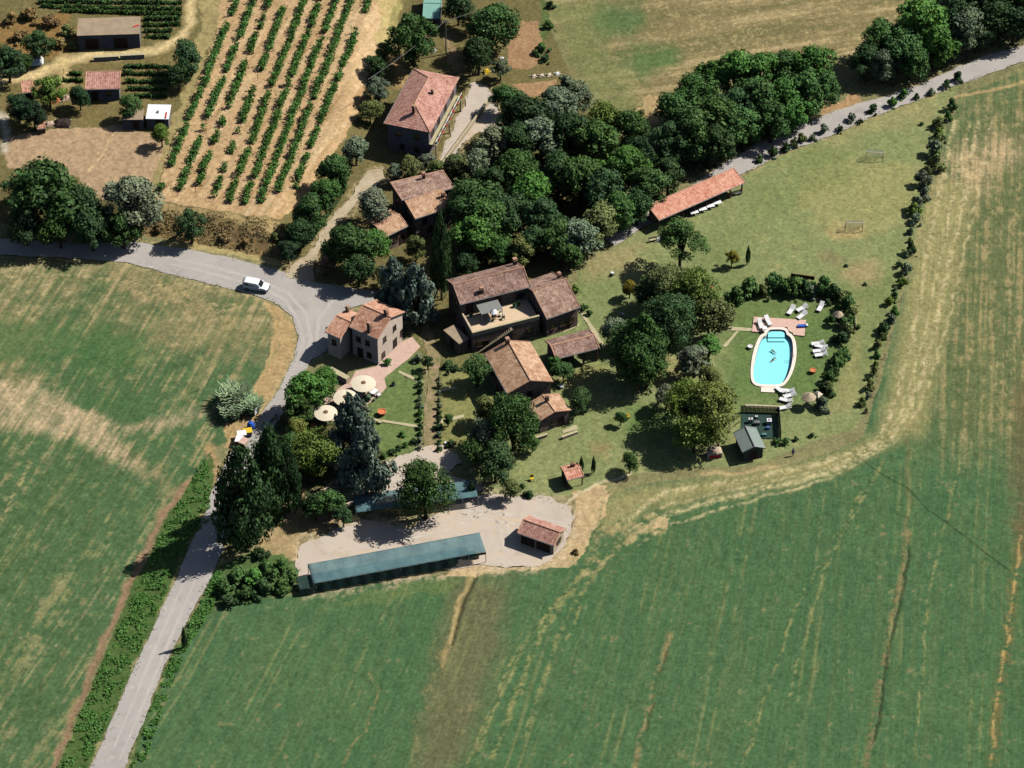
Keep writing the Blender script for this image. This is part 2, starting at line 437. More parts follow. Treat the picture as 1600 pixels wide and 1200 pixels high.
streaky([(200, 700), (260, 740), (290, 770), (270, 775), (215, 735)], (150, 136, 98), .5, 10, .5, 1.5)
streaky([(-20, 500), (70, 500), (130, 525), (110, 560), (40, 575), (-20, 560)], (74, 106, 64), .7, 12, .5)
streaky([(110, 505), (230, 520), (240, 570), (120, 590)], (72, 104, 62), .7, 14, .5)
stroke([(42, 725), (22, 775), (0, 812)], 8, (164, 150, 108), .8, 1.0, brk=1)
stroke([(60, 965), (20, 1040), (-10, 1100)], 5, (128, 124, 82), .6, 1.0, brk=1)
stroke([(0, 430), (90, 432), (200, 440), (300, 462), (385, 490)], 7, (176, 160, 120), .6, 1.2, brk=1)
stroke([(185, 440), (300, 470), (350, 500)], 40, (158, 138, 102), .6, 1.5, brk=1)
for k in range(15):
    x0 = 40 + k * 27
    stroke([(x0, 690 + (k % 3) * 30), (x0 - 120, 930), (x0 - 250, 1220)], 3, (118, 112, 76), .5, .8, brk=1.2)
# tan verge beside the bend
region([(412, 470), (440, 482), (452, 500), (464, 520), (460, 558), (440, 600), (405, 655), (365, 700), (352, 700), (350, 660), (392, 610), (420, 560), (428, 520), (424, 494)], (176, 150, 108), .95, .5)
stroke([(330, 700), (338, 780), (322, 815)], 20, (170, 142, 104), .9, .7)
stroke([(300, 752), (250, 805), (228, 862), (205, 908), (168, 990), (130, 1080), (80, 1205), (30, 1330)], 13, (146, 118, 94), .9, .8, depth=.12)
# verge of the lane
region([(330, 705), (335, 760), (330, 810), (312, 822), (290, 872), (270, 917), (222, 1018), (141, 1202), (80, 1330), (40, 1330), (90, 1200), (140, 1080), (212, 905), (238, 860), (258, 805), (302, 755)], (74, 98, 52), .95, .5)
region([(338, 888), (420, 850), (470, 880), (470, 925), (345, 950), (310, 990), (268, 1060), (205, 1230), (190, 1230), (196, 1195), (256, 1045), (322, 916)], (74, 100, 56), .9, .5)
# big lower field
BF = [(200, 1215), (262, 1052), (300, 975), (345, 945), (480, 928), (560, 914), (690, 897), (800, 890), (880, 880), (915, 850), (925, 800), (960, 770), (1000, 757),
      (1100, 745), (1200, 735), (1300, 706), (1352, 680), (1362, 640), (1385, 560), (1405, 480), (1425, 400), (1450, 300), (1478, 210), (1500, 150), (1600, 112), (BIG, -200), (BIG, 2000), (100, 2000)]
bf = region(BF, (74, 104, 70), jit=.4)
mixc(bf * np.clip((STK2 - .02) * 4, 0, 1), (92, 116, 72), .35)
mixc(bf * np.clip((STK - .06) * 5, 0, 1), (98, 112, 72), .35)
mixc(bf * np.clip((-STK - .06) * 5, 0, 1), (64, 100, 64), .4)
mixc(bf * np.clip((fbm(S1 * 3.1, Y * .12, 95, 3, .7) + F3 * .35 - .2) * 9, 0, 1), (128, 124, 84), .35)
mixc(bf * np.clip((F1 - .05) * 5, 0, 1), (84, 110, 70), .35)
mixc(bf * np.clip((F3 - .16) * 9, 0, 1), (50, 78, 50), .55)
mixc(bf * np.clip((F2 + F3 * .5 - .26) * 9, 0, 1), (140, 118, 88), .5)
# drier north-east corner of it
ne = streaky([(1500, 150), (1600, 112), (BIG, -200), (BIG, 700), (1480, 700), (1440, 600), (1460, 420), (1480, 260)], (104, 110, 74), .85, 50, .5)
mixc(ne * np.clip((STK2 + F2 * .7 - .0) * 6, 0, 1), (164, 146, 106), .6)
mixc(ne * np.clip((-STK - .04) * 6, 0, 1), (76, 98, 62), .55)
streaky([(1500, 222), (1530, 212), (1620, 222), (1620, 250), (1560, 262), (1530, 300), (1490, 290)], (190, 166, 130), .8, 16, .5, 2)
streaky([(1400, 260), (1540, 250), (1520, 330), (1400, 330)], (176, 156, 118), .6, 14, .5, 2)
region([(1395, 300), (1470, 280), (1520, 290), (1500, 420), (1470, 560), (1440, 680), (1400, 690), (1300, 740), (1180, 765), (1000, 800), (950, 830), (930, 800), (960, 768), (1100, 748), (1300, 708), (1372, 678), (1396, 560), (1420, 420)],
       (148, 142, 98), .92, .9, soft=14)
for off, w, a in ((0, 9, .6), (22, 5, .6), (38, 9, .7), (58, 5, .5)):
    stroke([(1492 + off, 190), (1462 + off, 330), (1440 + off * .9, 460), (1418 + off * .8, 560), (1395 + off * .7, 640), (1372 + off * .5, 690), (1290, 722 + off * .5),
            (1180, 745 + off * .6), (1040, 770 + off * .9), (965, 820 + off)], w, (192, 178, 136), min(1, a + .15), .6, brk=.5)
for a, b2, c, d, w in ((945, 850, 780, 1190, 10), (925, 880, 760, 1170, 6), (965, 850, 830, 1150, 6), (905, 900, 740, 1200, 5), (985, 840, 900, 1000, 4), (1345, 770, 1175, 1190, 4), (1380, 720, 1240, 1100, 4), (1500, 720, 1440, 1190, 3)):
    stroke([(a, b2), ((a + c) / 2 - 18, (b2 + d) / 2 - 30), (c - 12, d)], w + 1, (134, 134, 88), .85, .5, brk=.9)
region([(690, 905), (800, 905), (790, 960), (770, 1060), (740, 1150), (700, 1230), (640, 1230), (670, 1080), (690, 990), (702, 940)], (112, 104, 76), .65, 1.4, soft=20)
stroke([(738, 895), (722, 930), (712, 970), (702, 1005), (690, 1040)], 9, (168, 148, 104), .9, .5)
stroke([(744, 898), (728, 932), (717, 970), (706, 1008)], 4, (72, 62, 46), .95, .3, depth=.45)  # sunk furrow, with its shade darkened into the colour as well
stroke([(700, 1010), (672, 1075), (652, 1140), (640, 1210)], 15, (118, 112, 78), .8, 1.6, brk=1.2)
stroke([(578, 1050), (592, 1078), (577, 1130), (546, 1170), (532, 1200)], 4, (140, 122, 84), .8, .4, brk=.8)
stroke([(1046, 990), (1030, 1045), (1016, 1100), (1000, 1150), (990, 1205)], 12, (134, 120, 84), .8, .4, brk=1)
stroke([(1040, 1020), (1022, 1085), (1006, 1150)], 4, (60, 62, 42), .8, .4, depth=.35, brk=1)  # rut is lowered and the shade inside it painted dark too
stroke([(1418, 830), (1410, 900), (1395, 960), (1380, 1050), (1365, 1120), (1352, 1205)], 12, (126, 108, 78), .8, .35, brk=1)
stroke([(1421, 860), (1408, 930), (1390, 1010), (1380, 1080), (1364, 1160)], 4, (54, 58, 44), .85, .35, depth=.4)  # real hollow, its inner shade also mixed into the soil colour
stroke([(1600, 800), (1588, 870), (1580, 960), (1565, 1060), (1548, 1205)], 24, (104, 98, 62), .8, .4, brk=.8)
stroke([(1594, 830), (1582, 940), (1568, 1030), (1556, 1120), (1546, 1205)], 6, (176, 148, 96), .8, .6, brk=.8)
stroke([(1418, 690), (1420, 760), (1416, 830)], 8, (112, 108, 74), .6, .8)
region([(1585, 600), (1660, 600), (1660, 900), (1590, 860), (1580, 740)], (104, 92, 66), .6, 1.2, soft=12)
region([(600, 915), (700, 900), (720, 905), (690, 925), (600, 940), (520, 945)], (98, 116, 70), .6, 1.5)
region([(940, 820), (1010, 805), (1050, 810), (1040, 830), (980, 850), (940, 890), (915, 900)], (164, 148, 108), .7, 2.0, noise=F2, thr=.0)
region([(1030, 808), (1048, 812), (1040, 826), (1022, 824)], (192, 170, 130), .9, .8)
# north stubble
NF = [(845, -60), (BIG, -60), (BIG, -BIG), (840, -BIG), (845, -60), (858, 20), (880, 90), (905, 160), (950, 190), (1000, 205), (1040, 180), (1120, 140), (1240, 105), (1350, 80), (1430, 50), (1500, 10), (1600, -60)]
nf = region(NF, (134, 122, 86), jit=.6)
mixc(nf * np.clip((STN - .02) * 7, 0, 1), (176, 158, 118), .65)
mixc(nf * np.clip((-STN - .05) * 7, 0, 1), (104, 104, 68), .6)
mixc(nf * np.clip((F3 + F2 * .6 - .1) * 6, 0, 1), (180, 160, 120), .4)
region([(930, 10), (1000, 5), (1010, 40), (985, 55), (950, 60), (925, 40)], (84, 108, 66), .9, 1.6, soft=12)
region([(985, 70), (1050, 70), (1060, 100), (1000, 128), (960, 110)], (84, 108, 64), .9, 1.6, soft=12)
region([(855, 0), (940, 0), (960, 100), (1000, 160), (960, 190), (910, 160), (880, 90)], (108, 120, 74), .65, 1.2, soft=14)
region([(1010, 158), (1040, 150), (1030, 200), (985, 205), (970, 185)], (178, 152, 112), .8, 1.5)
# lawns
LW = [(905, 380), (1000, 345), (1100, 330), (1180, 262), (1290, 212), (1400, 170), (1500, 130), (1482, 190), (1460, 270), (1425, 390), (1400, 480), (1372, 570), (1352, 645), (1340, 668), (1270, 690), (1190, 725), (1040, 735), (960, 745),
      (915, 770), (840, 780), (770, 775), (760, 760), (700, 735), (700, 640), (740, 560), (800, 540), (900, 500)]
lw = region(LW, (130, 138, 92), jit=.3)
mixc(lw * np.clip((F1 + F2 * .4 + .02) * 5, 0, 1), (110, 124, 76), .6)
mixc(lw * np.clip((F2 - F1 * .3 - .1) * 5, 0, 1), (154, 148, 100), .5)
for poly, c, a in (([(1260, 270), (1360, 250), (1440, 260), (1420, 330), (1380, 370), (1290, 360), (1240, 320)], (158, 150, 100), .5),
                   ([(1300, 358), (1345, 352), (1352, 370), (1305, 372)], (176, 152, 108), .7),
                   ([(1330, 410), (1370, 408), (1375, 440), (1345, 450), (1318, 430)], (166, 146, 108), .7),
                   ([(1360, 160), (1450, 150), (1470, 190), (1400, 200), (1340, 210), (1300, 240), (1290, 222)], (150, 142, 98), .6),
                   ([(1280, 398), (1320, 400), (1312, 412), (1282, 406)], (140, 116, 90), .6),
                   ([(1240, 225), (1330, 230), (1340, 290), (1230, 300)], (116, 126, 76), .5),
                   ([(915, 395), (1000, 378), (1010, 420), (960, 430), (920, 440)], (158, 142, 104), .6),
                   ([(1030, 560), (1080, 555), (1090, 620), (1030, 650)], (150, 142, 96), .6),
                   ([(1000, 670), (1040, 668), (1042, 682), (1000, 684)], (160, 134, 104), .5),
                   ([(925, 690), (955, 692), (950, 712), (930, 708)], (166, 132, 100), .5),
                   ([(1340, 470), (1350, 560), (1330, 640), (1290, 650), (1330, 560)], (148, 140, 94), .6),
                   ([(860, 590), (930, 570), (960, 590), (900, 620)], (146, 138, 86), .6)):
    region(poly, c, a, 1.5, soft=10)
region([(1136, 466), (1200, 452), (1290, 462), (1322, 500), (1310, 560), (1285, 620), (1220, 640), (1130, 640), (1118, 600), (1135, 545), (1128, 510)], (92, 116, 66), .8, 1.4, soft=22)
region([(1130, 480), (1240, 470), (1290, 480), (1270, 500), (1180, 495), (1140, 510)], (108, 122, 72), .6, 1.2, soft=8)
region([(985, 640), (1050, 640), (1060, 680), (1010, 690), (980, 670)], (92, 122, 68), .7, 1.2, soft=8)
region([(560, 600), (600, 580), (640, 545), (660, 560), (662, 650), (655, 700), (600, 720), (560, 710)], (104, 122, 72), .95, .5)
region([(682, 590), (730, 560), (740, 640), (735, 690), (690, 700), (680, 640)], (132, 132, 82), .9, .5)
region([(640, 490), (700, 480), (760, 550), (740, 570), (680, 590), (655, 560)], (108, 108, 66), .8, .5)
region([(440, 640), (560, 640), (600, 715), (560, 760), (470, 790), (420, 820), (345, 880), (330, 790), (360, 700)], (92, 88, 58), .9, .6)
region([(420, 780), (470, 760), (500, 800), (560, 810), (480, 840), (465, 880), (400, 860)], (170, 146, 108), .8, 1.2)
region([(900, 765), (950, 760), (948, 790), (930, 830), (905, 880), (860, 890), (760, 895), (720, 902), (690, 896), (750, 880), (880, 860), (900, 800)], (190, 166, 126), .9, 1.4)
stroke([(880, 790), (905, 770), (945, 752), (985, 742)], 5, (206, 192, 158), .8, .5)
stroke([(1095, 742), (1160, 738), (1215, 728)], 7, (186, 164, 122), .7, .8)
# vineyard and its surroundings
region([(215, -80), (860, -80), (850, 20), (880, 90), (905, 160), (940, 200), (900, 400), (760, 560), (640, 480), (460, 440), (430, 410), (215, 362), (0, 350), (-BIG, 345), (-BIG, -80)], (112, 104, 68), 1, .3)
region([(-BIG, -BIG), (845, -BIG), (845, -60), (-BIG, -60)], (128, 118, 80), 1, 0)
VY = [(244, 312), (258, 250), (290, 180), (318, 110), (338, 50), (350, -60), (640, -60), (612, 20), (604, 60), (572, 130), (560, 180), (520, 240), (470, 318), (440, 342), (350, 332)]
vy = region(VY, (184, 155, 116), 1, .5)
SV = X + (Y - 50) * -0.40
mixc(vy * np.clip((fbm(SV * 1.1, Y * .08, 71, 3) - .0) * 6, 0, 1), (202, 176, 138), .6)
mixc(vy * np.clip((fbm(SV * 1.3 + 7, Y * .1, 77, 3) - .08) * 6, 0, 1), (160, 128, 88), .6)
region([(250, 315), (350, 335), (440, 345), (445, 372), (400, 352), (300, 345), (240, 335)], (174, 152, 108), .8, 1.0)
region([(225, 340), (300, 345), (400, 355), (440, 370), (445, 398), (425, 405), (300, 382), (222, 364)], (142, 120, 84), .9, 1.2)
mixc(inside([(225, 330), (445, 350), (445, 408), (222, 368)], PX, PY) * np.clip((F2 + F3 * .6) * 6, 0, 1), (92, 78, 48), .7)
region([(300, 378), (420, 402), (445, 410), (440, 418), (380, 402), (250, 380)], (176, 160, 110), .8, .5)
region([(560, -60), (640, -60), (625, 30), (600, 90), (585, 60), (600, 20)], (170, 160, 104), .6, 1)
region([(318, -60), (352, -60), (340, 40), (316, 110), (290, 180), (260, 240), (240, 310), (215, 310), (245, 240), (268, 190), (300, 110), (310, 40)], (158, 144, 100), .9, 1)
region([(8, 215), (60, 205), (190, 195), (262, 215), (245, 260), (225, 310), (150, 312), (120, 275), (40, 265), (12, 262)], (172, 146, 116), .95, .5)
stroke([(180, 205), (160, 240), (140, 268)], 4, (196, 172, 130), .8, .8)
region([(-20, 40), (110, 20), (120, 60), (105, 90), (30, 80), (-20, 100)], (138, 108, 66), .8, 1.5)
region([(100, 100), (270, 80), (268, 190), (120, 200), (0, 200), (0, 130)], (120, 108, 70), .85, 1)
stroke([(-60, 150), (0, 124), (60, 116), (105, 96), (140, 88), (220, 84), (262, 74), (292, 50), (302, 0), (306, -80)], 17, (206, 184, 136), .95, .7)
stroke([(95, 95), (105, 125)], 24, (192, 170, 122), .9, .7)
stroke([(-20, 165), (8, 185), (8, 235)], 14, (188, 180, 160), .9, .5)
region([(790, 33), (842, 32), (846, 60), (842, 100), (830, 108), (796, 106)], (160, 128, 96), .95, .4)
region([(800, 132), (872, 125), (868, 150), (802, 152)], (164, 132, 98), .95, .4)
region([(840, -20), (860, 20), (862, 60), (846, 62)], (84, 104, 60), .8, .8)
stroke([(700, 60), (708, 90), (716, 108)], 16, (150, 128, 98), .9, .8)
stroke([(615, 95), (630, 120), (625, 130)], 22, (176, 146, 100), .8, .8)
region([(1290, 170), (1340, 140), (1350, 160), (1290, 185)], (178, 142, 104), .8, 1.2)
region([(1440, 112), (1455, 108), (1450, 120), (1436, 122)], (178, 142, 104), .8, 1.2)
stroke([(1230, 208), (1330, 168), (1440, 132), (1520, 100), (1620, 72)], 8, (176, 144, 108), .6, .8)
stroke([(1480, 155), (1520, 148), (1610, 128)], 6, (186, 160, 116), .7, .8)
ROAD = [(-260, 372), (0, 373), (60, 376), (120, 381), (215, 378), (300, 391), (380, 407), (440, 424), (500, 444), (585, 455), (592, 470), (548, 482), (518, 505), (513, 548), (488, 562), (464, 600), (449, 637), (424, 672),
        (398, 732), (374, 792), (352, 850), (337, 887), (322, 916), (288, 980), (255, 1045), (224, 1125), (194, 1200), (150, 1310), (98, 1310), (141, 1200), (182, 1108), (222, 1017), (248, 963), (270, 916), (290, 870), (312, 820),
        (340, 750), (370, 690), (402, 655), (437, 607), (458, 562), (466, 525), (456, 494), (428, 472), (380, 456), (300, 437), (200, 411), (150, 406), (60, 401), (0, 399), (-260, 396)]
TOPROAD = [(940, 372), (1000, 338), (1060, 305), (1120, 262), (1172, 232), (1230, 205), (1280, 183), (1330, 165), (1385, 150), (1435, 133), (1500, 103), (1550, 84), (1620, 66), (1800, 20),
           (1800, 52), (1620, 90), (1560, 110), (1500, 131), (1440, 154), (1360, 184), (1300, 212), (1220, 240), (1180, 262), (1120, 292), (1060, 328), (1010, 352), (960, 385)]
DRIVE = [(446, 432), (452, 415), (478, 402), (494, 378), (505, 357), (524, 335), (541, 315), (553, 298), (574, 268), (600, 262), (604, 282), (580, 296), (566, 306), (550, 326), (532, 347), (512, 374), (496, 396), (492, 417), (492, 441)]
YARD = [(462, 880), (466, 855), (520, 830), (570, 812), (640, 826), (690, 800), (705, 780), (760, 771), (860, 777), (888, 792), (898, 812), (884, 846), (862, 872), (842, 884), (790, 888), (752, 882), (640, 898), (560, 912), (474, 925)]
UPYARD = [(478, 778), (520, 752), (560, 742), (600, 722), (640, 708), (655, 698), (694, 697), (712, 712), (722, 724), (700, 740), (760, 762), (742, 772), (690, 760), (640, 772), (560, 790), (520, 800)]
HOUSEYARD = [(684, 262), (692, 235), (712, 190), (730, 150), (738, 128), (764, 134), (772, 160), (788, 205), (776, 214), (748, 205), (722, 225), (712, 250)]
GPATH = [(655, 500), (668, 498), (690, 560), (684, 600), (682, 650), (678, 700), (662, 702), (662, 655), (666, 610), (670, 575)]
fm_ = np.clip(lf + bf, 0, 1)
WV = fbm(S1 * .05, Y * .03, 120, 2) * 2.5
for off, wd in ((0, .2), (1.7, .2)):
    t_ = np.abs(((S1 + WV - off) % 12.5) - 6.25)
    mixc(fm_ * np.clip(1.4 - t_ / wd, 0, 1) * np.clip(.5 + (F2 + fbm(X * .1, Y * .1, 130, 2)) * 4, 0, 1), (124, 128, 84), .6)
for P_, w_, c_, j_ in ((ROAD, 7, (168, 152, 112), 1.0), (TOPROAD, 6, (160, 144, 108), 1.0), (DRIVE, 9, (170, 152, 116), 1.2), (YARD, 24, (192, 172, 142), 1.6), (UPYARD, 12, (176, 158, 122), 1.5), (HOUSEYARD, 8, (176, 158, 124), 1.2), (GPATH, 6, (150, 136, 98), 1.0)):
    stroke(P_ + P_[:1], w_, c_, .8, j_, brk=.5)
# grain of the soil and the sward
g = (1 + .30 * F2 + .62 * F3)[..., None]
COL = np.clip(COL * g, 0.004, 0.9)
fade = np.clip((115 - np.abs(X)) / 10, 0, 1) * np.clip((122 - np.abs(Y)) / 10, 0, 1)
Z = Z + (F3 * .16 + F2 * .22) * fade
def sink(poly, dep=0.32):
    global Z
    bx = [p[0] for p in poly]; by = [p[1] for p in poly]
    sel = (PX > min(bx) - 9) & (PX < max(bx) + 9) & (PY > min(by) - 9) & (PY < max(by) + 9)
    i = inside(poly, PX[sel], PY[sel]); d = pdist(poly, PX[sel], PY[sel], True)
    zz = Z[sel]; zt = H(X[sel], Y[sel])
    k = np.where(i, 1, np.clip(1 - d / 8, 0, 1))
    Z[sel] = zz * (1 - k) + (zt - dep * np.where(i, np.clip(d / 3, 0.1, 1), 0.1)) * k
def mesh_grid():
    v = np.stack([X, Y, Z], -1).reshape(-1, 3).astype(np.float32)
    i = np.arange(NY - 1)[:, None] * NX + np.arange(NX - 1)[None]
    f = np.stack([i, i + 1, i + NX + 1, i + NX], -1).reshape(-1, 4)
    me = bpy.data.meshes.new('ground')
    me.vertices.add(len(v)); me.vertices.foreach_set('co', v.ravel())
    me.loops.add(f.size); me.loops.foreach_set('vertex_index', f.ravel().astype(np.int32))
    me.polygons.add(len(f)); me.polygons.foreach_set('loop_start', (np.arange(len(f)) * 4).astype(np.int32))
    me.update(calc_edges=True)
    ca = me.color_attributes.new('soil', 'FLOAT_COLOR', 'POINT')
    c4 = np.concatenate([COL, np.ones((NY, NX, 1))], -1).reshape(-1, 4).astype(np.float32)
    ca.data.foreach_set('color', c4.ravel())
    at = me.attributes.new('rows', 'FLOAT_VECTOR', 'POINT')
    fm = np.clip(lf + bf, 0, 1)
    at.data.foreach_set('vector', np.stack([S1, Y * .07, fm], -1).reshape(-1).astype(np.float32))
    me.polygons.foreach_set('use_smooth', np.ones(len(f), bool))
    return me
def ground_mat():
    m, nt, b = nodes('field_ground')
    b.inputs['Roughness'].default_value = 1.0; b.inputs['Specular IOR Level'].default_value = 0.05
    at = nt.nodes.new('ShaderNodeAttribute'); at.attribute_name = 'soil'
    tc = nt.nodes.new('ShaderNodeTexCoord')
    nz = nt.nodes.new('ShaderNodeTexNoise'); nz.inputs['Scale'].default_value = 1.7; nz.inputs['Detail'].default_value = 7; nz.inputs['Roughness'].default_value = .75
    nt.links.new(tc.outputs['Object'], nz.inputs['Vector'])
    cr = nt.nodes.new('ShaderNodeValToRGB')
    cr.color_ramp.elements[0].position = .3; cr.color_ramp.elements[0].color = (.66, .68, .66, 1)
    cr.color_ramp.elements[1].position = .7; cr.color_ramp.elements[1].color = (1.34, 1.32, 1.3, 1)
    nt.links.new(nz.outputs['Fac'], cr.inputs['Fac'])
    mx = nt.nodes.new('ShaderNodeMix'); mx.data_type = 'RGBA'; mx.blend_type = 'MULTIPLY'; mx.inputs[0].default_value = 1
    nt.links.new(at.outputs['Color'], mx.inputs[6]); nt.links.new(cr.outputs['Color'], mx.inputs[7])
    ra = nt.nodes.new('ShaderNodeAttribute'); ra.attribute_name = 'rows'
    sx = nt.nodes.new('ShaderNodeSeparateXYZ'); nt.links.new(ra.outputs['Vector'], sx.inputs[0])
    cx = nt.nodes.new('ShaderNodeCombineXYZ'); nt.links.new(sx.outputs[0], cx.inputs[0]); nt.links.new(sx.outputs[1], cx.inputs[1])
    rn = nt.nodes.new('ShaderNodeTexNoise'); rn.inputs['Scale'].default_value = 2.6; rn.inputs['Detail'].default_value = 5; rn.inputs['Roughness'].default_value = .7
    nt.links.new(cx.outputs[0], rn.inputs['Vector'])
    rr = nt.nodes.new('ShaderNodeValToRGB'); rr.color_ramp.elements[0].position = .32; rr.color_ramp.elements[0].color = (.82, .86, .84, 1)
    rr.color_ramp.elements[1].position = .68; rr.color_ramp.elements[1].color = (1.2, 1.15, 1.14, 1)
    nt.links.new(rn.outputs['Fac'], rr.inputs['Fac'])
    m2 = nt.nodes.new('ShaderNodeMix'); m2.data_type = 'RGBA'; m2.blend_type = 'MULTIPLY'
    nt.links.new(sx.outputs[2], m2.inputs[0]); nt.links.new(mx.outputs[2], m2.inputs[6]); nt.links.new(rr.outputs['Color'], m2.inputs[7])
    nt.links.new(m2.outputs[2], b.inputs['Base Color'])
    bp = nt.nodes.new('ShaderNodeBump'); bp.inputs['Strength'].default_value = .5; bp.inputs['Distance'].default_value = .12
    nt.links.new(nz.outputs['Fac'], bp.inputs['Height']); nt.links.new(bp.outputs[0], b.inputs['Normal'])
    return m
def drape(name, poly, m, off=0.05, cell=1.0, label=None, flat=None, rag=0.0):
    """a sheet with this outline laid on the ground"""
    pts = [G(a, b2) for a, b2 in poly]
    if rag:
        q = []; st = .45 if rag < .5 else .6
        for p, r_ in zip(pts, pts[1:] + pts[:1]):
            L = (r_ - p).length; n = max(1, min(int(L / st), 160)); nn = Vector((-(r_.y - p.y), r_.x - p.x, 0)) / max(L, .01)
            for i in range(n):
                v = p.lerp(r_, i / n); o = float(fbm(np.array([v.x * .5]), np.array([v.y * .5]), 7, 2)[0]) * 1.6 + float(fbm(np.array([v.x * 1.9]), np.array([v.y * 1.9]), 9, 2)[0]) * .9
                q.append(v + nn * o * rag)
        pts = q
    bm = bmesh.new()
    vs = [bm.verts.new((p.x, p.y, 0)) for p in pts]
    es = [bm.edges.new((vs[i], vs[(i + 1) % len(vs)])) for i in range(len(vs))]
    bmesh.ops.triangle_fill(bm, use_beauty=True, use_dissolve=False, edges=es)
    x0 = min(p.x for p in pts); x1 = max(p.x for p in pts); y0 = min(p.y for p in pts); y1 = max(p.y for p in pts)
    for ax, a, b2 in ((0, x0, x1), (1, y0, y1)):
        c = cell if (b2 - a) / cell < 260 else (b2 - a) / 260
        t = a + c
        while t < b2:
            co = (t, 0, 0) if ax == 0 else (0, t, 0); no = (1, 0, 0) if ax == 0 else (0, 1, 0)
            bmesh.ops.bisect_plane(bm, geom=bm.verts[:] + bm.edges[:] + bm.faces[:], plane_co=co, plane_no=no)
            t += c
    ax_ = np.array([v.co.x for v in bm.verts]); ay_ = np.array([v.co.y for v in bm.verts])
    hh = H(ax_, ay_)
    for v, h in zip(bm.verts, hh): v.co.z = (h if flat is None else flat) + off
    bm.normal_update()
    for f in bm.faces:
        if f.normal.z < 0: f.normal_flip()
    me = bpy.data.meshes.new(name); bm.to_mesh(me); bm.free(); me.materials.append(m)
    o = bpy.data.objects.new(name, me); col.objects.link(o)
    tag(o, label, kind='structure'); return o
for p in (ROAD, TOPROAD, DRIVE, YARD, UPYARD, HOUSEYARD, GPATH): sink(p)
POOLW = [(1199.5, 518), (1204, 515.5), (1222, 515.5), (1228, 518), (1229, 524), (1234, 526), (1238.5, 534), (1239.5, 550), (1237.5, 568), (1234, 581), (1229, 592),
         (1222, 600.5), (1213, 602), (1190, 601.5), (1181, 599), (1177, 592), (1177, 578), (1180.5, 558), (1186, 538), (1191, 527), (1197, 525)]
pin = inside([(1188, 517), (1240, 517), (1241, 560), (1236, 585), (1226, 601), (1180, 602), (1176, 592), (1178, 565)], PX, PY) & (pdist(POOLW, PX, PY, True) > 0)
Z = np.where(inside(POOLW, PX, PY) | (pdist(POOLW, PX, PY, True) < 1.2), -2.2, Z)
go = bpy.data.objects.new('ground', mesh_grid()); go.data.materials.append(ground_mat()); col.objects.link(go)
tag(go, kind='structure')
drape('road', ROAD, M['asphalt'], .06, rag=.3)
drape('upper_road', TOPROAD, M['asphalt'], .06, rag=.4)
drape('driveway', DRIVE, M['dirtroad'], .09, rag=.7)
drape('gravel_yard', YARD, M['gravel'], .035, rag=.75)
drape('upper_gravel_yard', UPYARD, M['gravel'], .07, rag=.6)
drape('house_yard', HOUSEYARD, M['gravel'], .06, rag=.7)
drape('garden_path', GPATH, M['path'], .03, rag=.3)
for i, p in enumerate([
    [(575, 656), (577, 653), (656, 665), (655, 669)], [(681, 658), (724, 648), (725, 652), (683, 663)],
    [(622, 582), (624, 579), (662, 597), (660, 601)], [(688, 608), (712, 604), (712, 608), (690, 612)],
    [(902, 482), (907, 480), (930, 515), (947, 543), (942, 545), (926, 520)],
    [(1128, 510), (1178, 513), (1176, 518), (1128, 516)], [(1150, 518), (1155, 518), (1134, 543), (1129, 541)],
    [(1164, 632), (1222, 634), (1222, 640), (1164, 637)], [(878, 516), (903, 505), (906, 509), (880, 520)], [(878, 673), (900, 664), (903, 671), (880, 678)]]):
    drape('stepping_path', p, M['slab'], .07, rag=.12)
drape('house_terrace', [(588, 573), (606, 555), (624, 536), (644, 527), (657, 542), (640, 560), (620, 575), (600, 592), (582, 606), (560, 612), (545, 600), (556, 580)], M['pave'], .08)
drape('terrace_by_parasols', [(500, 628), (540, 600), (600, 590), (604, 606), (586, 625), (560, 640), (530, 660), (500, 655)], M['pave'], .05)

def strip(name, pts, w, m, off, rag=.15):
    P = [plane(a, b2, 0) for a, b2 in pts]; L = []; Rr = []
    for i, p in enumerate(P):
        q = P[min(i + 1, len(P) - 1)]; o = P[max(i - 1, 0)]; d = (q - o); d.z = 0; d.normalize(); n = Vector((-d.y, d.x, 0))
        k = w / 2 if 0 < i < len(P) - 1 else w * .12
        L.append(p + n * k); Rr.append(p - n * k)
    def back(v):
        dz = hz(v.x, v.y); dd = Vector((v.x, v.y, dz)) - CAM; f = dd.y * cE - dd.z * sE; u_ = dd.y * sE + dd.z * cE
        return (800 + FPX * dd.x / f, 600 - FPX * u_ / f)
    return drape(name, [back(v) for v in L + Rr[::-1]], m, off, rag=rag)
for pts in ([(250, 400), (330, 417), (400, 436), (450, 458), (478, 490), (486, 530), (470, 575)], [(262, 412), (340, 430), (405, 449), (444, 468), (466, 500), (474, 535), (458, 580)], [(560, 463), (520, 470), (498, 500), (494, 540), (478, 572)]):
    strip('road_wear', pts, .7, M['wear'], .068)
for pts in ([(292, 900), (240, 1020), (168, 1190)], [(308, 902), (256, 1022), (184, 1192)]): strip('road_wear', pts, .7, M['wear'], .068)
for pts in ([(716, 790), (770, 800), (830, 806), (880, 815)], [(722, 802), (772, 812), (828, 820), (862, 830)], [(520, 850), (600, 838), (680, 818), (730, 800), (760, 785)], [(525, 862), (600, 850), (690, 830), (745, 806), (775, 790)],
            [(770, 800), (782, 830), (790, 862), (770, 878)], [(785, 798), (795, 826), (802, 866)], [(566, 776), (606, 755), (660, 735), (700, 722)]):
    strip('wheel_track', pts, .75, M['track'], .045 if pts[0][0] != 566 else .08, .3)
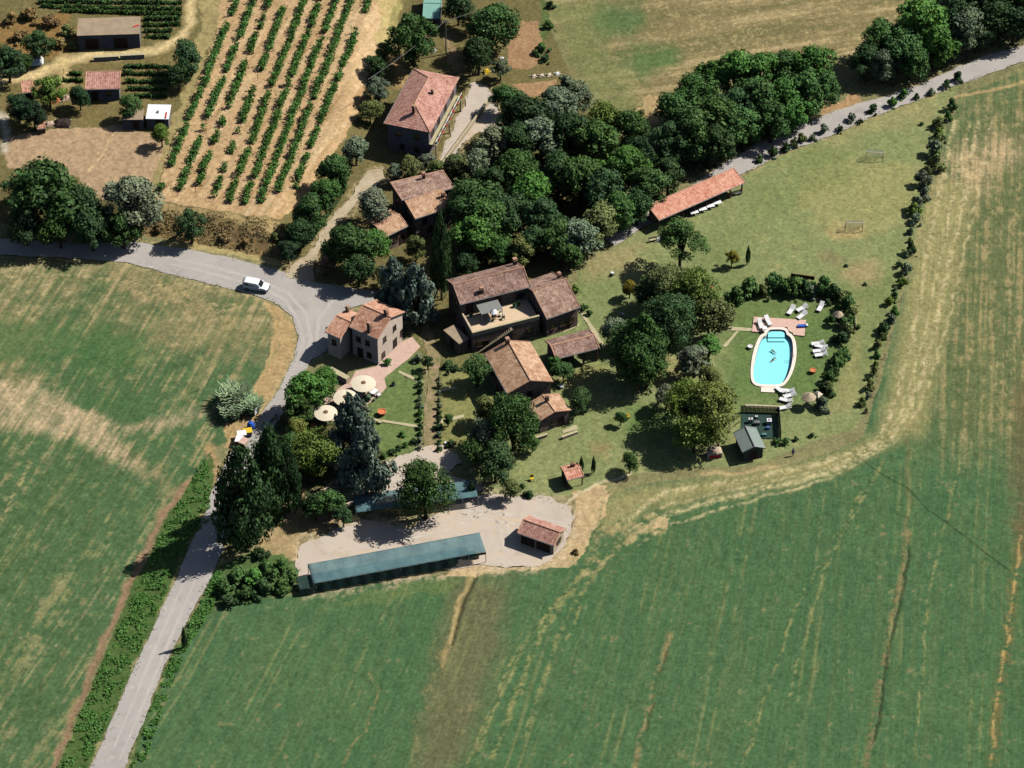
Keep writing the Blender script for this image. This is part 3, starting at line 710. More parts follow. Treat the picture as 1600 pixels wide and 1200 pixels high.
# ------------------------------------------------------------ plants
def crown_mesh(name, kind, seed, n, leaf, nl=26, core=.15):
    r = np.random.RandomState(seed)
    prof = {'round': lambda t: np.sqrt(np.clip(1 - (2 * t - 1) ** 2, 0, 1)) ** .8,
            'shrub': lambda t: np.sqrt(np.clip(1 - (1.25 * t - .25) ** 2, 0, 1)),
            'cypress': lambda t: np.clip(np.minimum(t * 9, 1) * (1 - t ** 2.2), 0, 1) ** .8,
            'cone': lambda t: np.clip(np.minimum((t + .1) * 4, 1) * (1 - t ** 1.9 * .93), 0, 1),
            'spindle': lambda t: np.clip(np.minimum((t + .12) * 4, 1) * (1 - t ** 2.6), 0, 1) ** .9,
            'pine': lambda t: np.sqrt(np.clip(1 - (1.5 * t - .5) ** 2, 0, 1))}[kind]
    # lobes sit under the outline of the crown; unit crown spans z -1..1, radius 1
    C = []; RR = []
    for i in range(nl):
        t = r.uniform(.06, .95) if kind in ('cypress', 'cone', 'spindle') else (1 - r.uniform(0, 1) ** 1.3 * .92)
        a = r.uniform(0, 2 * math.pi) if kind != 'cone' else i * 2.4
        rad = float(prof(t)); lr = r.uniform(.15, .42) if kind not in ('cypress', 'cone', 'spindle') else r.uniform(.13, .36) * (.6 + .6 * rad)
        q = max(rad - lr * .72, 0) * (r.uniform(.7, 1.2) if kind != 'cone' else r.uniform(.6, 1.45))
        sk = 1 + .16 * math.sin(a * 2 + seed) + .1 * math.sin(a * 3 + seed * 2.1)
        C.append((math.cos(a) * q * sk, math.sin(a) * q * sk, (2 * t - 1) * (1 - lr * .35))); RR.append(lr)
    C.append((0, 0, .1)); RR.append(.5 if kind in ('round', 'shrub', 'pine') else .35)
    C = np.array(C); RR = np.array(RR)
    w = RR ** 2; w /= w.sum()
    k = r.choice(len(C), n, p=w)
    d = r.normal(size=(n, 3)); d[:, 2] += .28; d /= np.linalg.norm(d, axis=1)[:, None]
    rr = RR[k] * (1 - core * r.uniform(0, 1, n) ** 2 * 3.0) * r.uniform(.9, 1.12, n)
    P = C[k] + d * rr[:, None]
    if kind == 'pine': P[:, 2] = np.maximum(P[:, 2], -1 + r.uniform(0, .3, n))
    nn = d + r.normal(size=(n, 3)) * .42; nn /= np.linalg.norm(nn, axis=1)[:, None]
    up = r.normal(size=(n, 3)); u = np.cross(nn, up); u /= np.linalg.norm(u, axis=1)[:, None]; v = np.cross(nn, u)
    s = leaf * r.uniform(.6, 1.3, n)[:, None]
    asp = r.uniform(.55, 1.0, n)[:, None]
    V = np.stack([P - u * s - v * s * asp * .3, P + u * s * .2 - v * s * asp, P + u * s + v * s * asp * .2, P - u * s * .1 + v * s * asp], 1)
    return leafmesh(name, V)
def leafmesh(name, V):
    me = bpy.data.meshes.new(name); n = len(V)
    me.vertices.add(4 * n); me.vertices.foreach_set('co', V.reshape(-1).astype(np.float32))
    me.loops.add(4 * n); me.loops.foreach_set('vertex_index', np.arange(4 * n, dtype=np.int32))
    me.polygons.add(n); me.polygons.foreach_set('loop_start', (np.arange(n) * 4).astype(np.int32))
    me.update(calc_edges=True); me.materials.append(M['leaf']); return me
CR = {}
CR['round'] = [crown_mesh('crown', 'round', 10 + i, 5600, .06, 34 + 8 * (i % 3)) for i in range(7)]
CR['broad'] = [crown_mesh('crown', 'round', 30 + i, 9000, .042, 60) for i in range(2)]
CR['shrub'] = [crown_mesh('shrub', 'shrub', 50 + i, 1000, .115, 12) for i in range(6)]
CR['cypress'] = [crown_mesh('crown', 'cypress', 60 + i, 5000, .06, 70, .1) for i in range(2)]
CR['cone'] = [crown_mesh('crown', 'cone', 70 + i, 6500, .065, 44, .3) for i in range(4)]
CR['spindle'] = [crown_mesh('crown', 'spindle', 80 + i, 8000, .048, 80, .12) for i in range(2)]
CR['pine'] = [crown_mesh('crown', 'pine', 90, 6000, .05, 34)]
def reed_mesh():
    r = np.random.RandomState(5); V = []
    for i in range(900):
        a = r.uniform(0, 6.283); q = r.uniform(0, 1) ** .6 * .75; b = np.array([math.cos(a) * q, math.sin(a) * q, -1.0])
        o = r.uniform(0, 6.283); lean = r.uniform(.05, .35); dr = np.array([math.cos(o) * lean, math.sin(o) * lean, 1.3])
        L = r.uniform(.6, 1.5); w = np.array([-math.sin(o), math.cos(o), 0]) * .05
        m1 = b + dr * L * .6; tip = b + dr * L + np.array([math.cos(o), math.sin(o), -.6]) * .3 * L
        V.append([b - w, b + w, m1 + w * 1.6, m1 - w * 1.6]); V.append([m1 - w * 1.6, m1 + w * 1.6, tip + w * .3, tip - w * .3])
    return leafmesh('leaves', np.array(V))
CR['reed'] = [reed_mesh()]
def trunk_mesh():
    mb = MB(); mb.lathe([(1.5, 0), (1.05, .12), (.9, .5), (.7, 1.0)], 8)
    for i in range(5):
        a = i * 1.26 + .4; mb.cyl((0, 0, .55 + i * .07), (math.cos(a) * 4.2, math.sin(a) * 4.2, 1.25 + .06 * i), .45, .15, 5)
    me = bpy.data.meshes.new('trunk'); me.from_pydata(mb.v, [], mb.f); me.materials.append(M['bark']); return me
TRUNK = trunk_mesh()
LC = {'dark': (66, 94, 62), 'mid': (80, 114, 66), 'bright': (88, 134, 68), 'olive': (120, 132, 86), 'grey': (128, 144, 124), 'blue': (116, 136, 132), 'yellow': (128, 138, 74), 'ygreen': (112, 138, 68),
      'black': (54, 80, 58), 'brown': (150, 130, 94), 'reed': (172, 198, 164), 'sick': (156, 146, 64), 'pinkish': (152, 126, 104)}
PR = random.Random(11)
def leafcol(c, v=.22):
    a = lin(LC[c]); k = 1 + PR.uniform(-v, v)
    return (a[0] * k * (1 + PR.uniform(-.08, .08)), a[1] * k, a[2] * k * (1 + PR.uniform(-.1, .1)), 1)
def tree(cx, cy, r, c='dark', kind='round', rz=.88, name='tree', label=None, group=None, cat='tree', hfac=None, var=None):
    """crown centre and radius measured on the photo -> a tree standing on the ground below it"""
    p0 = G(cx, cy); k = ppm(p0.y); rm = r * 1.04 / k; rzm = rm * rz
    hc = (rzm + (rm * .35 + .6)) if hfac is None else rm * hfac
    g = G(cx, cy, hc)
    e = empty(name, g, PR.uniform(0, 6.28), label, cat, group)
    t = bpy.data.objects.new('trunk', TRUNK); col.objects.link(t); t.parent = e
    tr = max(.1, rm * .07); t.scale = (tr, tr, max(hc - rzm * .3, .5))
    ms = CR[kind]; me = ms[PR.randrange(len(ms))] if var is None else ms[var]
    o = bpy.data.objects.new('crown', me); col.objects.link(o); o.parent = e
    o.location = (0, 0, hc); o.scale = (rm * PR.uniform(.95, 1.14), rm * PR.uniform(.88, 1.05), rzm * PR.uniform(.88, 1.12))
    o.color = leafcol(c); return e
def column(x0, yt, x1, yb, w, c='black', kind='cypress', name='cypress_tree', label=None, group=None):
    """tree with a tall crown: tip and foot measured on the photo, w = half width"""
    g = G(x1, yb); k = ppm(g.y)
    hgt = (yb - yt) / (k * cE) ; rm = w / k
    e = empty(name, g, PR.uniform(0, 6.28), label, 'tree', group)
    t = bpy.data.objects.new('trunk', TRUNK); col.objects.link(t); t.parent = e; t.scale = (rm * .08, rm * .08, hgt * .5)
    ms = CR[kind]; o = bpy.data.objects.new('crown', ms[PR.randrange(len(ms))]); col.objects.link(o); o.parent = e
    o.location = (0, 0, hgt * .53); o.scale = (rm, rm, hgt * .48); o.color = leafcol(c, .06); return e
def shrub(px, py, r, c='mid', name='shrub', label=None, group=None, rz=.8, cat='shrub', kind='shrub'):
    g = G(px, py + r * .35); k = ppm(g.y); rm = r / k
    ms = CR[kind]; o = bpy.data.objects.new(name, ms[PR.randrange(len(ms))]); col.objects.link(o)
    o.location = (g.x, g.y, g.z + rm * rz * (.42 if kind == 'shrub' else .9)); o.scale = (rm * PR.uniform(.9, 1.1), rm * PR.uniform(.9, 1.1), rm * rz)
    o.rotation_euler = (0, 0, PR.uniform(0, 6.28)); o.color = leafcol(c)
    tag(o, label, cat, group); return o
ORD = ['first', 'second', 'third', 'fourth', 'fifth', 'sixth', 'seventh', 'eighth', 'ninth', 'tenth', 'eleventh', 'twelfth', 'thirteenth', 'fourteenth', 'fifteenth', 'sixteenth', 'seventeenth',
       'eighteenth', 'nineteenth', 'twentieth', 'twenty-first', 'twenty-second', 'twenty-third', 'twenty-fourth', 'twenty-fifth', 'twenty-sixth', 'twenty-seventh', 'twenty-eighth', 'twenty-ninth',
       'thirtieth', 'thirty-first', 'thirty-second', 'thirty-third', 'thirty-fourth', 'thirty-fifth', 'thirty-sixth', 'thirty-seventh', 'thirty-eighth', 'thirty-ninth', 'fortieth']
CN = {'dark': 'dark green', 'mid': 'mid green', 'bright': 'bright green', 'olive': 'olive green', 'grey': 'grey green', 'blue': 'blue grey', 'yellow': 'yellowish', 'ygreen': 'yellow green',
      'black': 'very dark', 'brown': 'brown', 'reed': 'pale green', 'sick': 'yellow', 'pinkish': 'pinkish brown'}
def row(items, fmt, group, fn=tree, key=0, grow_=1.0, **kw):
    """a run of plants; their labels count along it"""
    items = sorted(items, key=lambda t: t[key])
    for i, it in enumerate(items):
        c = it[3] if len(it) > 3 else 'dark'
        fn(it[0], it[1], it[2] * grow_, c, label=fmt.format(n=ORD[i], c=CN[c]), group=group, **kw)
# the wood behind the villa, in three rows, then the belt along the upper road
row([(790, 152, 20, 'mid'), (822, 182, 36, 'dark'), (866, 172, 34, 'grey'), (902, 152, 22, 'grey'), (944, 186, 26, 'ygreen'), (986, 205, 30, 'mid'), (1004, 240, 26, 'dark')],
    '{c} tree, {n} from the left in the wood\'s back row by the stubble', 'trees of the wood behind the villa')
row([(772, 228, 28, 'grey'), (716, 262, 22, 'olive'), (748, 256, 22, 'grey'), (806, 222, 32, 'dark'), (846, 215, 34, 'grey'), (892, 212, 34, 'dark'), (934, 222, 34, 'mid'), (976, 262, 36, 'bright'), (1014, 292, 30, 'mid'), (1044, 276, 27, 'dark'), (684, 266, 16, 'olive')],
    '{c} tree, {n} from the left in the middle of the wood', 'trees of the wood behind the villa')
row([(738, 318, 40, 'mid'), (772, 292, 32, 'dark'), (806, 272, 36, 'mid'), (832, 300, 34, 'bright'), (872, 270, 34, 'dark'), (908, 282, 36, 'mid'), (944, 300, 34, 'dark'), (968, 330, 28, 'mid'), (996, 322, 26, 'dark'), (760, 350, 36, 'mid'), (792, 336, 34, 'dark'), (848, 345, 32, 'dark')],
    '{c} tree, {n} from the left in the wood\'s third row', 'trees of the wood behind the villa')
row([(728, 410, 20, 'dark'), (742, 372, 34, 'bright'), (786, 392, 20, 'mid'), (814, 392, 22, 'olive'), (836, 380, 24, 'dark'), (876, 372, 30, 'mid'), (906, 372, 30, 'grey'), (934, 350, 30, 'olive'), (890, 400, 20, 'mid')],
    '{c} tree, {n} from the left along the wood\'s front edge by the villa', 'trees of the wood behind the villa')
row([(1054, 182, 34, 'mid'), (1086, 148, 34, 'mid'), (1114, 122, 26, 'bright'), (1152, 120, 34, 'bright'), (1190, 118, 34, 'bright'), (1228, 112, 30, 'mid'), (1268, 108, 36, 'bright')],
    '{c} tree, {n} from the left in the road belt\'s back row', 'trees of the belt along the upper road')
row([(1046, 226, 32, 'dark'), (1082, 208, 38, 'mid'), (1120, 188, 36, 'mid'), (1150, 172, 34, 'dark'), (1186, 162, 36, 'mid'), (1222, 158, 34, 'bright'), (1256, 148, 34, 'mid'), (1286, 138, 26, 'mid'), (1120, 226, 30, 'dark'), (1164, 202, 30, 'mid'), (1206, 188, 30, 'mid'), (1240, 176, 26, 'bright')],
    '{c} tree, {n} from the left in the road belt\'s front row', 'trees of the belt along the upper road')
row([(1352, 92, 26, 'dark'), (1372, 66, 32, 'mid'), (1404, 74, 34, 'mid'), (1434, 44, 42, 'bright'), (1460, 70, 30, 'bright'), (1382, 100, 24, 'grey'), (1424, 94, 26, 'mid'), (1492, 26, 34, 'dark'), (1510, 46, 32, 'grey'), (1538, 8, 36, 'dark'), (1556, 34, 32, 'dark'), (1596, 6, 40, 'dark'), (1586, 34, 30, 'black'), (1528, 56, 22, 'dark'), (1478, 4, 26, 'black')],
    '{c} tree, {n} from the left in the road belt\'s top right clump', 'trees of the belt along the upper road')
# round the upper house
for it in [(646, 60, 36, 'mid', 'broad mid green tree left of the mint roofed shed'), (768, 44, 34, 'mid', 'mid green tree right of the pole behind the hipped house'),
           (748, 86, 26, 'dark', 'dark green tree between the pole and the brown plot'), (782, 106, 14, 'grey', 'small grey green tree below the brown plot'),
           (716, 12, 22, 'dark', 'dark tree right of the mint shed at the top edge'), (738, 30, 16, 'olive', 'small olive green tree behind the pole at the top'),
           (600, 82, 14, 'olive', 'little olive tree at the upper corner of the vine rows'), (588, 104, 17, 'dark', 'dark low tree at the end of the vine rows'),
           (590, 140, 20, 'grey', 'grey green tree left of the hipped house'), (578, 172, 16, 'olive', 'olive tree left of the hipped house, lower one'),
           (556, 234, 20, 'grey', 'grey olive tree above the top of the dirt drive'), (520, 272, 28, 'mid', 'mid green tree on the bank by the dirt drive'),
           (508, 300, 22, 'mid', 'mid green tree at the foot of the bank tree by the drive'), (486, 332, 28, 'mid', 'mid green tree on the bank halfway down the drive'),
           (466, 366, 22, 'dark', 'dark tree on the bank above the junction'), (450, 392, 16, 'black', 'very dark small tree at the junction corner'),
           (586, 322, 28, 'grey', 'grey green tree left of the middle farmhouse'), (642, 262, 17, 'olive', 'olive tree below the hipped house wall, left one'),
           (668, 254, 14, 'grey', 'grey tree below the hipped house wall, right one'), (618, 268, 14, 'grey', 'small grey tree above the left end of the farmhouse roof'),
           (548, 382, 34, 'mid', 'large mid green tree right of the dirt drive mouth'), (582, 388, 28, 'bright', 'bright green tree beside the farmhouse wing'),
           (560, 420, 24, 'dark', 'dark tree behind the junction tarmac'), (520, 396, 20, 'mid', 'mid green tree hugging the dirt drive'),
           (508, 412, 14, 'pinkish', 'pinkish brown bush at the mouth of the dirt drive'), (596, 430, 16, 'olive', 'olive tree left of the two blue cedars'),
           (650, 386, 17, 'olive', 'pale topped tree in the shade before the farmhouse'),
           (75, 308, 52, 'mid', 'big spreading tree at the left above the west road'), (30, 300, 26, 'dark', 'dark tree at the far left above the west road'),
           (128, 330, 34, 'dark', 'dark tree between two big trees above the west road'), (204, 318, 44, 'grey', 'big grey green tree above the west road'),
           (298, 352, 24, 'dark', 'dark tree on the scrubby bank below the vineyard'), (165, 346, 24, 'black', 'very dark tree hugging the west road'),
           (36, 350, 30, 'dark', 'dark tree added to shade the west road, leftmost'), (92, 356, 28, 'mid', 'mid green tree added to shade the west road, second from the left'), (142, 358, 30, 'dark', 'dark tree added to shade the west road, before the tree pair'),  # low trees from here on are added to throw shade on the west road
           (190, 358, 26, 'mid', 'mid green tree added to shade the west road, rightmost'), (12, 98, 26, 'dark', 'dark tree at the left edge beside the dirt track'), (40, 96, 12, 'mid', 'small green tree left of the white tarpaulin'),
           (76, 142, 22, 'ygreen', 'yellow green tree between the two garden sheds'), (124, 152, 16, 'dark', 'dark tree left of the pink roofed house'),
           (204, 166, 18, 'mid', 'green tree right of the pink roofed house'), (290, 92, 26, 'dark', 'dark green bushy tree right of the terraces'),
           (278, 118, 18, 'dark', 'dark lower tree at the ends of the terraces'), (252, 210, 15, 'ygreen', 'yellow green tree below the white roofed shed'),
           (60, 70, 22, 'dark', 'dark tree above the white tarpaulin'), (28, 168, 20, 'black', 'very dark tree standing in for the shadow below the little orange shed'), (52, 178, 20, 'black', 'very dark round tree standing in for shadow in the left yard corner')]:  # the very dark trees stand in for deep shadow, put into their colour
    tree(*it[:4], label=it[4])
# between villa, pool and lower field
for it in [(1044, 448, 36, 'olive', 'olive green crown beside the umbrella pine'), (1086, 462, 40, 'ygreen', 'yellow green tree left of the pool hedge, upper one'),
           (1108, 492, 30, 'olive', 'olive tree at the end of the pool path'), (1050, 500, 40, 'dark', 'dark tree in the middle of the garden grove'),
           (1020, 455, 26, 'dark', 'dark tree at the left of the garden grove'),
           (984, 450, 12, 'sick', 'small yellow tree in the grove shadow'), (994, 548, 44, 'mid', 'large mid green tree right of the low brown roof'), (964, 520, 22, 'grey', 'grey green tree above the low brown roof'),
           (1010, 575, 30, 'mid', 'mid green tree below the garden grove'), (1108, 544, 20, 'bright', 'bright green tree at the foot of the diagonal path'),
           (1086, 562, 24, 'grey', 'grey leaved tree left of the diagonal path'), (1108, 590, 19, 'olive', 'olive tree below the grey leaved tree'),
           (1042, 618, 18, 'grey', 'round grey bush tree on the brown lawn'), (1074, 632, 36, 'ygreen', 'yellow green tree, upper left of the big pair by the green shed'),
           (1110, 644, 42, 'yellow', 'large yellowish tree beside the green shed'), (1086, 672, 32, 'ygreen', 'yellow green tree, lowest of the group by the green shed'),
           (1144, 402, 11, 'sick', 'small yellow tree on the sports lawn'),
           (802, 660, 42, 'mid', 'large green tree before the smallest villa house'), (760, 680, 28, 'grey', 'grey green tree at the lower end of the rose garden'), (764, 640, 22, 'olive', 'pale branched tree left of the big green tree'),
           (745, 578, 22, 'mid', 'mid green tree hard by the tan roofed house'), (880, 580, 15, 'mid', 'small green tree between tan roof and low brown roof'), (868, 570, 12, 'bright', 'small bright tree at the corner of the low brown roof'),
           (664, 766, 43, 'mid', 'round bright green tree between the two net canopies'), (774, 722, 30, 'dark', 'dark tree added to shade the upper gravel yard'), (742, 704, 22, 'mid', 'mid green tree added for shade at the foot of the rose garden'), (480, 612, 32, 'bright', 'bright green tree between lane and stone house'),  # the trees above the upper yard are added to cast its shade
           (508, 596, 22, 'bright', 'bright tree touching the stone house\'s shadow wall'), (466, 640, 22, 'mid', 'mid green tree beside the lane by the parasols'), (462, 668, 16, 'yellow', 'yellow leaved tree beside the shaded lane'),
           (492, 706, 38, 'ygreen', 'yellow green spreading tree behind the dark cypresses'), (455, 700, 22, 'mid', 'mid green tree between cypress and yellow green tree'),
           (514, 788, 23, 'mid', 'mid green tree at the left end of the upper net canopy'), (536, 806, 15, 'dark', 'dark tree at the yard\'s upper left edge'), (492, 790, 20, 'dark', 'dark tree left of the upper net canopy'),
           (984, 722, 14, 'mid', 'small green tree in the long shadow beside the field edge'), (797, 764, 15, 'olive', 'olive bush tree at the yard entrance'), (905, 625, 18, 'dark', 'dark tree in the shade right of the villa houses'),
           (970, 652, 9, 'mid', 'tiny tree beside the yellow chair'), (832, 692, 11, 'mid', 'tiny tree before the smallest house'), (700, 655, 8, 'mid', 'tiny tree on the rose garden lawn'), (668, 565, 9, 'dark', 'dark little tree at the top of the garden path')]:
    tree(*it[:4], label=it[4], kind='broad' if it[2] >= 36 else 'round')
tree(1064, 370, 34, 'mid', kind='pine', rz=.62, name='umbrella_pine', label='lone umbrella pine with bare leaning trunk on the lawn', hfac=1.85)
for it in [(690, 334, 690, 468, 17, 'dark', 'cypress', 'tall slim columnar cypress beside the villa'), (378, 694, 386, 850, 46, 'dark', 'spindle', 'huge dark cypress beside the lane, front one'),
           (420, 662, 428, 800, 32, 'dark', 'spindle', 'huge dark cypress beside the lane, rear one'), (443, 690, 452, 800, 22, 'black', 'spindle', 'very dark conifer between the two huge cypresses and canopy'),
           (289, 978, 289, 1013, 4.5, 'black', 'cypress', 'young cypress on the verge of the lane'), (906, 712, 908, 739, 4, 'mid', 'cypress', 'little cypress touching the orange roofed hut'),
           (926, 712, 927, 740, 4, 'black', 'cypress', 'little cypress standing free right of the orange hut'), (735, 750, 737, 780, 6, 'dark', 'cypress', 'small cypress at the end of the upper net canopy'),
           (1167, 384, 1168, 414, 4, 'mid', 'cypress', 'stake-thin young conifer beside the small yellow tree')]:
    column(*it[:7], label=it[7])
for it in [(548, 612, 552, 730, 34, 'blue', 'cone', 'tall blue grey cedar rising through the parasols'), (572, 660, 574, 776, 36, 'blue', 'cone', 'blue grey cedar in front of its taller neighbour'),
           (612, 405, 616, 492, 32, 'blue', 'cone', 'blue cedar behind the stone house, left one'), (650, 415, 650, 505, 36, 'blue', 'cone', 'blue cedar behind the stone house, right one'),
           (1002, 486, 1000, 590, 34, 'mid', 'cone', 'pointed green conifer right of the low brown roof')]:
    column(*it[:7], name='cedar_tree', label=it[7])
# hedge round the pool, shrubs by the field, shrubs along the road
row([(1147, 464, 13, 'mid'), (1170, 452, 15, 'mid'), (1192, 457, 10, 'olive'), (1210, 446, 15, 'mid'), (1224, 450, 13, 'mid'), (1240, 452, 14, 'mid'), (1258, 454, 12, 'dark'), (1272, 456, 11, 'grey'), (1286, 452, 15, 'mid'), (1302, 460, 12, 'dark'),
     (1316, 466, 11, 'olive'), (1324, 478, 12, 'mid'), (1329, 492, 11, 'olive'), (1325, 506, 12, 'mid'), (1322, 520, 12, 'olive'), (1313, 531, 10, 'dark')],
    '{c} hedge shrub, {n} from the left in the hedge above the pool', 'hedge shrubs above the pool', fn=shrub, rz=1.05, grow_=1.4)
row([(1318, 552, 9, 'mid'), (1311, 562, 10, 'mid'), (1306, 572, 10, 'mid'), (1301, 582, 10, 'dark'), (1296, 593, 10, 'mid'), (1293, 605, 9, 'olive'), (1296, 614, 7, 'dark'), (1284, 632, 11, 'grey'), (1286, 606, 7, 'dark')],
    '{c} hedge shrub, {n} from the top in the hedge below the pool loungers', 'hedge shrubs right of the pool', fn=shrub, key=1, rz=1.0, grow_=1.38)
pl = [(1480, 170), (1466, 222), (1450, 285), (1436, 332), (1418, 388), (1406, 440), (1393, 500), (1376, 558), (1360, 606), (1348, 655)]
its = []
seg = []
for (a, b2), (c, d) in zip(pl, pl[1:]):
    n = max(1, round(math.hypot(c - a, d - b2) / 13.5))
    for i in range(n): seg.append((a + (c - a) * i / n, b2 + (d - b2) * i / n))
for x, y in seg[:38]:
    its.append((x + PR.uniform(-9, 6), y + PR.uniform(-3, 3), PR.choice([5, 7, 8.5, 10, 11.5]) * (1.3 if y < 330 else 1), PR.choice(['mid', 'dark', 'olive', 'olive', 'grey', 'bright', 'ygreen', 'grey'])))
row(its, '{c} shrub, {n} from the top in the row beside the field', 'shrubs in the row between lawn and field', fn=shrub, key=1, rz=1.25)
row([(1186, 250, 8, 'mid'), (1208, 240, 11, 'mid'), (1228, 232, 10, 'dark'), (1240, 226, 9, 'olive'), (1251, 218, 10, 'olive'), (1270, 216, 8, 'grey'), (1286, 204, 10, 'grey'), (1312, 202, 8, 'dark'), (1331, 186, 11, 'grey'), (1344, 190, 6, 'dark'),
     (1364, 172, 11, 'mid'), (1394, 162, 11, 'bright'), (1412, 150, 10, 'bright'), (1432, 152, 7, 'dark'), (1455, 145, 8, 'grey'), (1478, 134, 9, 'dark'), (1496, 122, 11, 'dark')],
    '{c} shrub, {n} from the left along the upper road\'s lawn side', 'shrubs between lawn and upper road', fn=shrub, rz=1.15, grow_=.92)
its = [(656, 590 + i * 11, PR.uniform(5, 7.5), PR.choice(['mid', 'dark', 'grey'])) for i in range(11)]
row(its, '{c} rose bush, {n} from the top left of the garden path', 'bushes left of the garden path', fn=shrub, key=1, rz=1.0)
its = [(686, 592 + i * 11, PR.uniform(4.5, 7.5), PR.choice(['mid', 'dark', 'grey'])) for i in range(11)]
row(its, '{c} rose bush, {n} from the top right of the garden path', 'bushes right of the garden path', fn=shrub, key=1, rz=1.0)
row([(622, 700, 7, 'dark'), (634, 695, 7, 'mid'), (646, 690, 7, 'dark'), (612, 706, 9, 'dark'), (600, 712, 8, 'mid'), (628, 678, 7, 'bright')],
    '{c} bush, {n} from the left along the lower edge of the garden lawn', 'bushes along the garden lawn edge', fn=shrub)
for it in [(392, 842, 20, 'dark', 'dark bush at the foot of the front huge cypress'), (430, 806, 18, 'mid', 'mid green bush at the foot of the rear huge cypress'), (408, 866, 14, 'dark', 'dark bush between cypress and thicket'), (704, 694, 9, 'dark', 'dark low bush at the foot of the rose garden'), (655, 560, 12, 'grey', 'grey bush at the corner of the stone house terrace'), (575, 622, 11, 'grey', 'grey bush between parasols and lawn, upper one'),
           (572, 640, 9, 'grey', 'grey bush between parasols and lawn, lower one'), (700, 570, 10, 'mid', 'bush where the garden path turns to the villa'), (712, 575, 9, 'dark', 'dark bush beside the path to the villa'),
           (826, 772, 10, 'dark', 'dark bush below the yellow toy slide'), (816, 760, 7, 'mid', 'small bush left of the orange roofed hut'), (912, 640, 9, 'dark', 'dark low bush on the lawn right of the villa'),
           (1280, 458, 8, 'mid', 'small shrub at the head of the pool hedge bend'), (1314, 495, 9, 'mid', 'shrub beside the beige parasol'), (1298, 497, 9, 'mid', 'shrub in front of the beige parasol'),
           (1228, 690, 9, 'mid', 'shrub below the pump enclosure, left'), (1243, 686, 6, 'dark', 'shrub below the pump enclosure, middle'), (1269, 680, 6, 'dark', 'shrub below the pump enclosure, right'),
           (1215, 690, 8, 'mid', 'shrub at the corner of the pump enclosure'), (912, 480, 9, 'mid', 'green shrub at the villa\'s right corner'), (920, 490, 7, 'dark', 'dark shrub on the diagonal lawn path'),
           (898, 452, 10, 'ygreen', 'yellow green shrub behind the villa\'s right corner'), (975, 508, 9, 'mid', 'low shrub beside the white lawn chair'), (1322, 415, 4, 'dark', 'tiny dark bush on the lawn, left one'),
           (1352, 444, 4, 'dark', 'tiny dark bush on the lawn, right one'), (1440, 194, 5, 'dark', 'tiny dark bush near the upper corner of the sports lawn'), (956, 430, 4, 'dark', 'tiny dark bush on the worn lawn'),
           (846, 76, 14, 'mid', 'green bush at the right side of the brown plot'), (856, 40, 10, 'mid', 'green bush at the edge of the stubble field'), (852, 92, 10, 'dark', 'dark bush below the brown plot'),
           (884, 130, 16, 'grey', 'grey bush at the stubble field\'s lower left'), (906, 138, 12, 'grey', 'grey bush right of its twin at the stubble corner'), (810, 152, 12, 'mid', 'green bush below the lower brown plot'),
           (860, 8, 9, 'dark', 'dark bush at the top by the stubble field'), (1002, 176, 8, 'olive', 'olive scrub on the bare corner of the stubble'),
           (900, 862, 7, 'brown', 'dry bush right of the garage'), (432, 372, 12, 'olive', 'olive scrub on the bank above the junction'), (350, 372, 11, 'brown', 'brown scrub on the bank'), (384, 380, 10, 'brown', 'brown scrub at the right of the bank'),
           (250, 356, 12, 'brown', 'brown scrub beside the big grey tree'), (560, 505, 4, 'mid', 'potted green bush behind the stone house annexe'), (606, 566, 9, 'bright', 'bright green bush against the stone house wall')]:
    shrub(*it[:4], label=it[4])
row([(20, 30, 16, 'brown'), (48, 24, 16, 'brown'), (80, 34, 17, 'brown'), (30, 58, 15, 'brown'), (104, 48, 13, 'olive'), (64, 60, 14, 'brown'), (92, 68, 13, 'brown'), (112, 74, 10, 'olive')],
    '{c} scrub bush, {n} from the left above the white tarpaulin', 'dry scrub bushes in the top left corner', fn=shrub)
row([(352, 918, 20, 'mid'), (372, 900, 20, 'mid'), (396, 904, 22, 'bright'), (418, 890, 20, 'mid'), (440, 884, 18, 'mid'), (456, 900, 16, 'mid'), (384, 926, 20, 'mid'), (412, 918, 22, 'dark'), (440, 916, 18, 'mid'), (360, 938, 16, 'dark')],
    '{c} thicket bush, {n} from the left beside the lower net canopy', 'bushes of the thicket left of the lower canopy', fn=shrub)
for i, (x, y, r, c) in enumerate([(366, 624, 22, 'reed'), (392, 636, 17, 'reed'), (362, 646, 16, 'reed')]):
    shrub(x, y, r, c, name='giant_reed', label=['tall pale reed clump left of the lane', 'pale reed clump nearest the recycling bins', 'lowest pale reed clump beside the field'][i], kind='reed', rz=.95, cat='reeds', group='reed clumps beside the lane')
